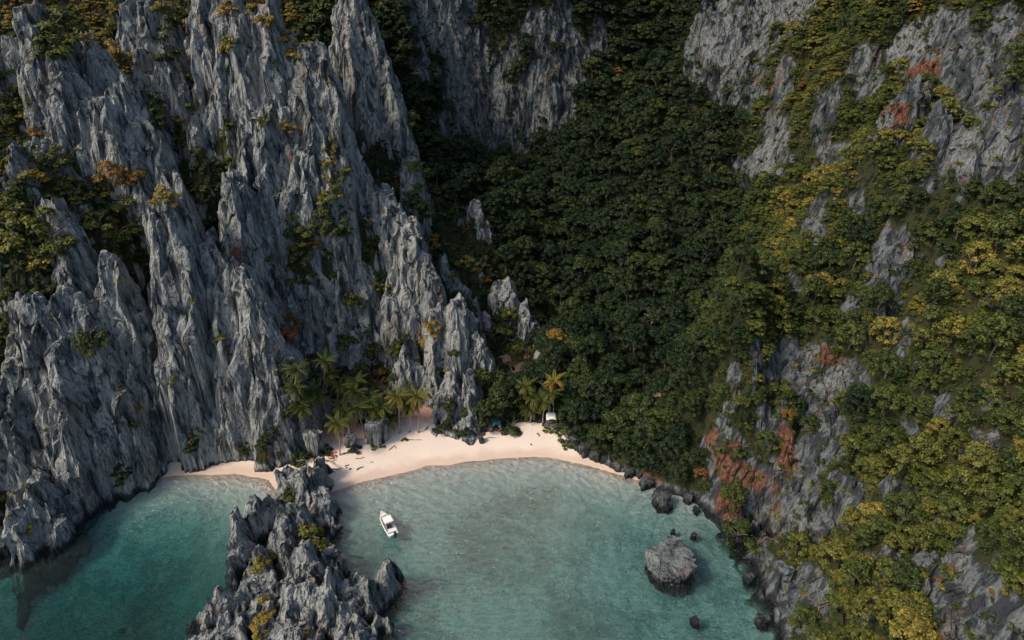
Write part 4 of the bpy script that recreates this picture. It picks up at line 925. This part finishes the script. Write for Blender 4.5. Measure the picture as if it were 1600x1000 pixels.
stick([(539, 729.5), (546.5, 729)], .13, 'short dark log on the open sand')
stick([(541, 732), (543, 733)], .16, 'stubby piece of wood below the short log')
stick([(546, 736), (549, 734)], .16, 'small bent knot of wood near the water')
stick([(558, 737), (561, 733.5), (568.5, 731.8)], .16, 'crooked branch nearest the water')
stick([(490.5, 719), (493, 729.6)], .28, 'dark stump-like log pointing at the water by the spit')
stick([(556, 718.5), (563, 717.5), (570, 716.4)], .09, 'thin pale stick before the grass tufts')
stick([(579, 723.8), (584, 723.4)], .09, 'lone thin stick in mid sand')
stick([(608, 704), (617, 697), (619, 703)], .09, 'bent pale branch before the tall yellowish palm')
stick([(368, 705.5), (376, 709), (383, 713)], .20, 'grey log lying on the small cove beach under the cliff')
stick([(839.4, 679), (843, 682.3)], .20, 'short dark log before the canopy shelter')
stick([(761, 686), (776, 686)], .08, 'thin brown pole beside the beach stack')
stick([(829, 696), (830.5, 697.5)], .16, 'tiny dark stub in the middle of the wide sand')
stick([(636, 688), (648, 690), (660, 689)], .08, 'long thin twig before the tallest palms')
def dead_tree(px, py, h, label, seed, spread=1.0):
    P, ok = cast([px], [py]); P = Vector(P[0]); r = random.Random(seed)
    t = empty('dead_tree', P); tag(t, label, 'dead tree')
    top = Vector((.15 * h * r.uniform(-1, 1), 0, h * .6)); b = MB().tube([(0, 0, -.4), tuple(top * .5), tuple(top)], [.03 * h ** .7 + .03, .03 * h ** .7, .02 * h ** .7]); b.build('trunk', M_DEAD, t)
    for i in range(7):
        q = top * r.uniform(.55, 1); a = i * .9 + r.random(); e = q + Vector((spread * h * .42 * math.cos(a), spread * h * .3 * math.sin(a), h * r.uniform(.1, .42)))
        b = MB(); m_ = q.lerp(e, .5) + Vector((0, 0, .06 * h)); b.tube([q, m_, e], [.018 * h ** .7, .012 * h ** .7, .005 * h ** .7], 5)
        for k in range(3):
            f = m_.lerp(e, r.random()); g_ = f + Vector((h * .16 * r.uniform(-1, 1), h * .12 * r.uniform(-1, 1), h * .14 * r.random())); b.tube([f, g_], [.009 * h ** .7, .004 * h ** .7], 4)
        b.build('branch', M_DEAD, t)
dead_tree(1105, 240, 9, 'leafless reddish tree standing in the dark valley forest', 1)
dead_tree(1490, 668, 5, 'bare pale fallen branches among the leaves on the slope', 2, 1.8)
dead_tree(1513, 430, 5, 'bare white dead tree on the upper slope', 3)
dead_tree(1278, 962, 5, 'bare pale dead tree by the lower cliff edge', 4)
dead_tree(1015, 520, 7, 'leafless grey tree in the middle of the forest', 5)
dead_tree(1010, 690, 5, 'bare twiggy tree above the black ledge', 6, 1.5)
dead_tree(1435, 800, 4, 'small bare dead tree on the steep lower slope', 7)
for n, (x, y) in enumerate([(503, 664), (496, 668), (512, 660)]):
    dead_tree(x, y, 4.2, ['heap of bare fallen branches behind the upright rock', 'bare branches lying lowest at the grove edge', 'bare branches highest against the dark cliff foot'][n], 20 + n, 2.2)

# ------------------------------------------------------------------ beach camp
M_TARP = simple('blue_tarp', (.035, .13, .19), .6, .25, 1.5); M_CANVAS = simple('white_canvas', (.80, .78, .72), .7, .05, 1.0); M_POLE = simple('pole_wood', (.22, .16, .11), .8); M_GREY = simple('grey_tarp', (.22, .25, .27), .7, .2, 1.5)
M_REDLITTER = simple('red_litter', (.35, .07, .04), .8, .3, 4); M_WHITE = simple('white_plastic', (.78, .78, .76), .4)
def cloth(fn, name, m, parent, n=14, thick=.03):
    V = []; Q = []
    for j in range(n + 1):
        for i in range(n + 1): V.append(fn(i / n, j / n))
    V += [(x, y, z - thick) for x, y, z in V]; o = (n + 1) ** 2
    for j in range(n):
        for i in range(n):
            a = j * (n + 1) + i; q = (a, a + 1, a + n + 2, a + n + 1); Q.append(q); Q.append(tuple(o + k for k in reversed(q)))
    for i in range(n):
        for a, b in ((i, i + 1), (i * (n + 1) + n, (i + 1) * (n + 1) + n), ((n * (n + 1)) + i + 1, n * (n + 1) + i), ((i + 1) * (n + 1), i * (n + 1))): Q.append((b, a, a + o, b + o))
    me = bpy.data.meshes.new(name); me.from_pydata(V, [], Q); me.materials.append(m); me.polygons.foreach_set('use_smooth', [True] * len(me.polygons))
    return link(name, me, parent)
def ground_at(px, py): P, ok = cast([px], [py]); p = P[0]; return Vector((p[0], p[1], float(top_h(p[0], p[1]))))
g = ground_at(861, 664)
t = empty('canopy_shelter', g); tag(t, 'beach camp shelter with dark blue ridge roof and white front canopy', 'shelter')
cloth(lambda u, v: (-1.9 + 3.8 * u, 1.0 + 2.6 * v, 2.5 + 1.5 * (1 - abs(2 * u - 1)) + .06 * math.sin(9 * v) - .1 * math.sin(math.pi * v)), 'ridge_roof', M_TARP, t)
cloth(lambda u, v: (-1.25 + 2.5 * u, -1.0 + 1.9 * v, 1.75 + .35 * (1 - (2 * u - 1) ** 2) * (1 - .5 * v * v) + .45 * v - .3 * (max(0, abs(2 * u - 1) - .82) / .18) - .35 * max(0, (.15 - v) / .15)), 'front_canopy', M_CANVAS, t)
cloth(lambda u, v: (-1.8 + .1 * math.sin(8 * v), 1.1 + 2.4 * u, .1 + 2.3 * v), 'side_sheet', M_TARP, t, thick=.02)
for x, y, h in ((-1.2, -.95, 1.6), (1.2, -.95, 1.6), (-1.8, 1.05, 2.5), (1.8, 1.05, 2.5), (-1.8, 3.5, 2.5), (1.8, 3.5, 2.5)):
    MB().tube([(x, y, -.2), (x, y, h)], [.05, .04]).build('pole', M_POLE, t)
MB().box((0, .3, .25), (1.6, .8, .5)).build('bench', M_POLE, t)
g = ground_at(884, 662)
t = empty('grey_tarp', g); tag(t, 'slanting grey tarpaulin leaning beside the canopy shelter', 'tarp')
cloth(lambda u, v: (-.5 + 1.0 * u, 0 + 2.6 * v, 1.5 - 1.2 * u + .12 * math.sin(6 * v)), 'sheet', M_GREY, t)
MB().tube([(-.5, .2, -.2), (-.5, .2, 1.5)], [.04, .04]).build('pole', M_POLE, t)
g = ground_at(775, 667)
t = empty('tarp_tent', g); tag(t, 'small rumpled blue tarp tent against the beach rock stack', 'tent')
def tent(u, v):
    a = math.pi * u; w = 1.0 - .25 * v
    return (1.05 * math.cos(a) * w + .35 * (1 - v) * .6, -.9 + 2.9 * v, 1.75 * math.sin(a) ** .8 * (1 - .25 * (1 - v)) + .10 * math.sin(7 * v + 5 * u))
cloth(tent, 'tent_sheet', M_TARP, t, n=18)
cloth(lambda u, v: (.55 + .6 * u, -.3 + 1.3 * v, 1.45 - .55 * u + .05 * math.sin(9 * v)), 'pale_flap', M_GREY, t)
MB().tube([(-.9, 2.0, 0), (0, 2.0, 1.8)], [.05, .04]).build('pole', M_POLE, t)
g = ground_at(781, 669); o = MB().box((0, 0, .2), (.6, .45, .4)).box((0, 0, .43), (.64, .49, .06)).build('cool_box', M_WHITE); o.location = g; tag(o, 'small white box on the sand in front of the blue tent', 'box')
g = ground_at(827, 665.5); o = MB().box((0, 0, .12), (1.5, .5, .08)).box((0, -.2, .06), (1.4, .08, .12)).box((0, .2, .06), (1.4, .08, .12)).build('white_board', M_WHITE); o.location = g; tag(o, 'low white board lying on the sand under the low palm', 'board')
for n, (x, y) in enumerate([(774, 672), (778, 674), (521, 709), (523, 714), (518, 716)]):
    g = ground_at(x, y); b = MB(); r = random.Random(n)
    for k in range(7): b.box((r.uniform(-.6, .6), r.uniform(-.4, .4), .06 + .05 * r.random()), (r.uniform(.3, .8), r.uniform(.08, .25), .08), Matrix.Rotation(r.uniform(0, 3), 3, 'Z'))
    o = b.build('debris', M_REDLITTER); o.location = g; o['kind'] = 'stuff'

# ------------------------------------------------------------------ speedboat
M_HULL = simple('white_gelcoat', (.82, .82, .80), .25, spec=.5); M_DECK = simple('deck', (.74, .73, .70), .5); M_GLASS = simple('tinted_glass', (.02, .025, .03), .1, spec=.5); M_CUSH = simple('brown_cushion', (.30, .12, .075), .7, .2, 6); M_ENG = simple('engine_black', (.02, .02, .022), .3, spec=.5); M_RAIL = simple('steel_rail', (.55, .55, .55), .3, metal=1); M_DARK = simple('dark_cushion', (.05, .05, .055), .7)
bow = Vector(on(598, 804, .5)); stern = Vector(on(613.5, 833, .5)); ax = (bow - stern); ang = math.atan2(ax.y, ax.x) - math.pi / 2
BL = 7.0; mid = (bow + stern) / 2
boat = empty('speedboat', (mid.x, mid.y, 0), ang); tag(boat, 'white open speedboat with hardtop and black outboard floating in the lagoon', 'boat')
def hull_sec(t):      # t 0 stern .. 1 bow
    w = 1.12 * (1 - max(0, (t - .45) / .55) ** 2.4) * (.93 + .07 * min(1, t / .3)); sheer = .72 + .42 * max(0, t - .35) ** 1.6
    y = -BL / 2 + BL * t
    return w, sheer, y
V = []; Q = []; NS = 22; K = 9
for i in range(NS + 1):
    t = i / NS; w, sh, y = hull_sec(t); w = max(w, .03); keel = -.32 + .75 * max(0, t - .6) ** 1.7
    prof = [(w - .16, sh - .02), (w + .02, sh), (w, sh - .1), (w * .93, .25), (w * .80, .02), (0, keel)]
    ring = prof + [(-x, z) for x, z in reversed(prof[:-1])]
    V += [(x, y + (.25 * (z > .4) * t ** 4), z) for x, z in ring]
m_ = 11
for i in range(NS):
    for k in range(m_ - 1): a = i * m_ + k; Q.append((a, a + 1, a + 1 + m_, a + m_))
b = MB(); b.V = V; b.Q = Q
for k in range(5): b.Q.append((k, m_ - 1 - k, m_ - 2 - k, k + 1) if k < 4 else (4, 6, 5))
b.build('hull', M_HULL, boat, True)
def deck(t0, t1, z, name, m, inset=.14, n=10, mat_up=None):
    V = []; Q = []
    for i in range(n + 1):
        t = t0 + (t1 - t0) * i / n; w, sh, y = hull_sec(t); w = max(w - inset, .02); zz = z if z is not None else sh - .015
        V += [(-w, y, zz), (0, y, zz + (.05 if z is None else 0)), (w, y, zz)]
    for i in range(n):
        for k in (0, 1): a = i * 3 + k; Q.append((a, a + 1, a + 4, a + 3))
    b = MB(); b.V = V; b.Q = Q; return b.build(name, m, boat)
deck(.80, .995, None, 'bow_deck', M_HULL); deck(.02, .82, .22, 'cockpit_floor', M_DECK, .12)
deck(.0, .07, None, 'stern_deck', M_HULL, .1, 4)
for s_ in (-1, 1):
    MB().box((s_ * .68, 1.55, .42), (.42, 1.5, .38)).build('bow_seat', M_DECK, boat)
    MB().box((s_ * .66, 1.5, .66), (.44, 1.4, .10)).build('bow_cushion', M_CUSH, boat)
MB().box((0, 2.15, .63), (.9, .34, .10)).build('bow_cushion', M_CUSH, boat)
MB().box((0, .95, .50), (.8, .42, .56)).build('cool_box', M_DARK, boat)
b = MB().box((0, -.15, .65), (.95, .7, .86)).box((0, .22, .98), (.85, .12, .35)); b.build('console', M_HULL, boat)
MB().box((0, .26, 1.32), (.95, .05, .5), Matrix.Rotation(.35, 3, 'X')).build('windscreen', M_GLASS, boat)
for s_ in (-1, 1): MB().box((s_ * .82, -.35, 1.28), (.04, .95, .75)).build('side_window', M_GLASS, boat)
ht = MB(); ht.box((0, -.35, 1.98), (1.78, 1.95, .09)).box((0, -.35, 2.045), (1.55, 1.7, .06)); ht.build('hardtop', M_HULL, boat)
for x in (-.8, .8):
    for y in (.5, -1.2): MB().tube([(x, y * .9, .7), (x, y, 1.95)], [.04, .04]).build('post', M_RAIL, boat)
MB().box((0, -.95, .55), (.95, .42, .62)).box((0, -1.14, 1.0), (.95, .1, .35)).build('helm_seat', M_DARK, boat)
MB().box((0, -2.55, .48), (1.5, .45, .5)).build('stern_bench', M_DECK, boat)
MB().box((0, -2.5, .76), (1.46, .42, .08)).build('stern_cushion', M_HULL, boat)
en = MB().box((.25, -3.62, .95), (.42, .55, .55)).box((.25, -3.68, 1.26), (.34, .42, .10)).build('outboard_motor', M_ENG, boat)
MB().box((.25, -3.62, .25), (.18, .28, 1.0)).build('motor_leg', M_ENG, en)
rl = [(s_ * (hull_sec(t)[0] - .08), hull_sec(t)[2], hull_sec(t)[1] + .26) for s_ in (-1, 1) for t in ([.6, .72, .84, .93, .99] if s_ < 0 else [.99, .93, .84, .72, .6])]
MB().tube(rl, [.022] * len(rl), 5).build('bow_rail', M_RAIL, boat)
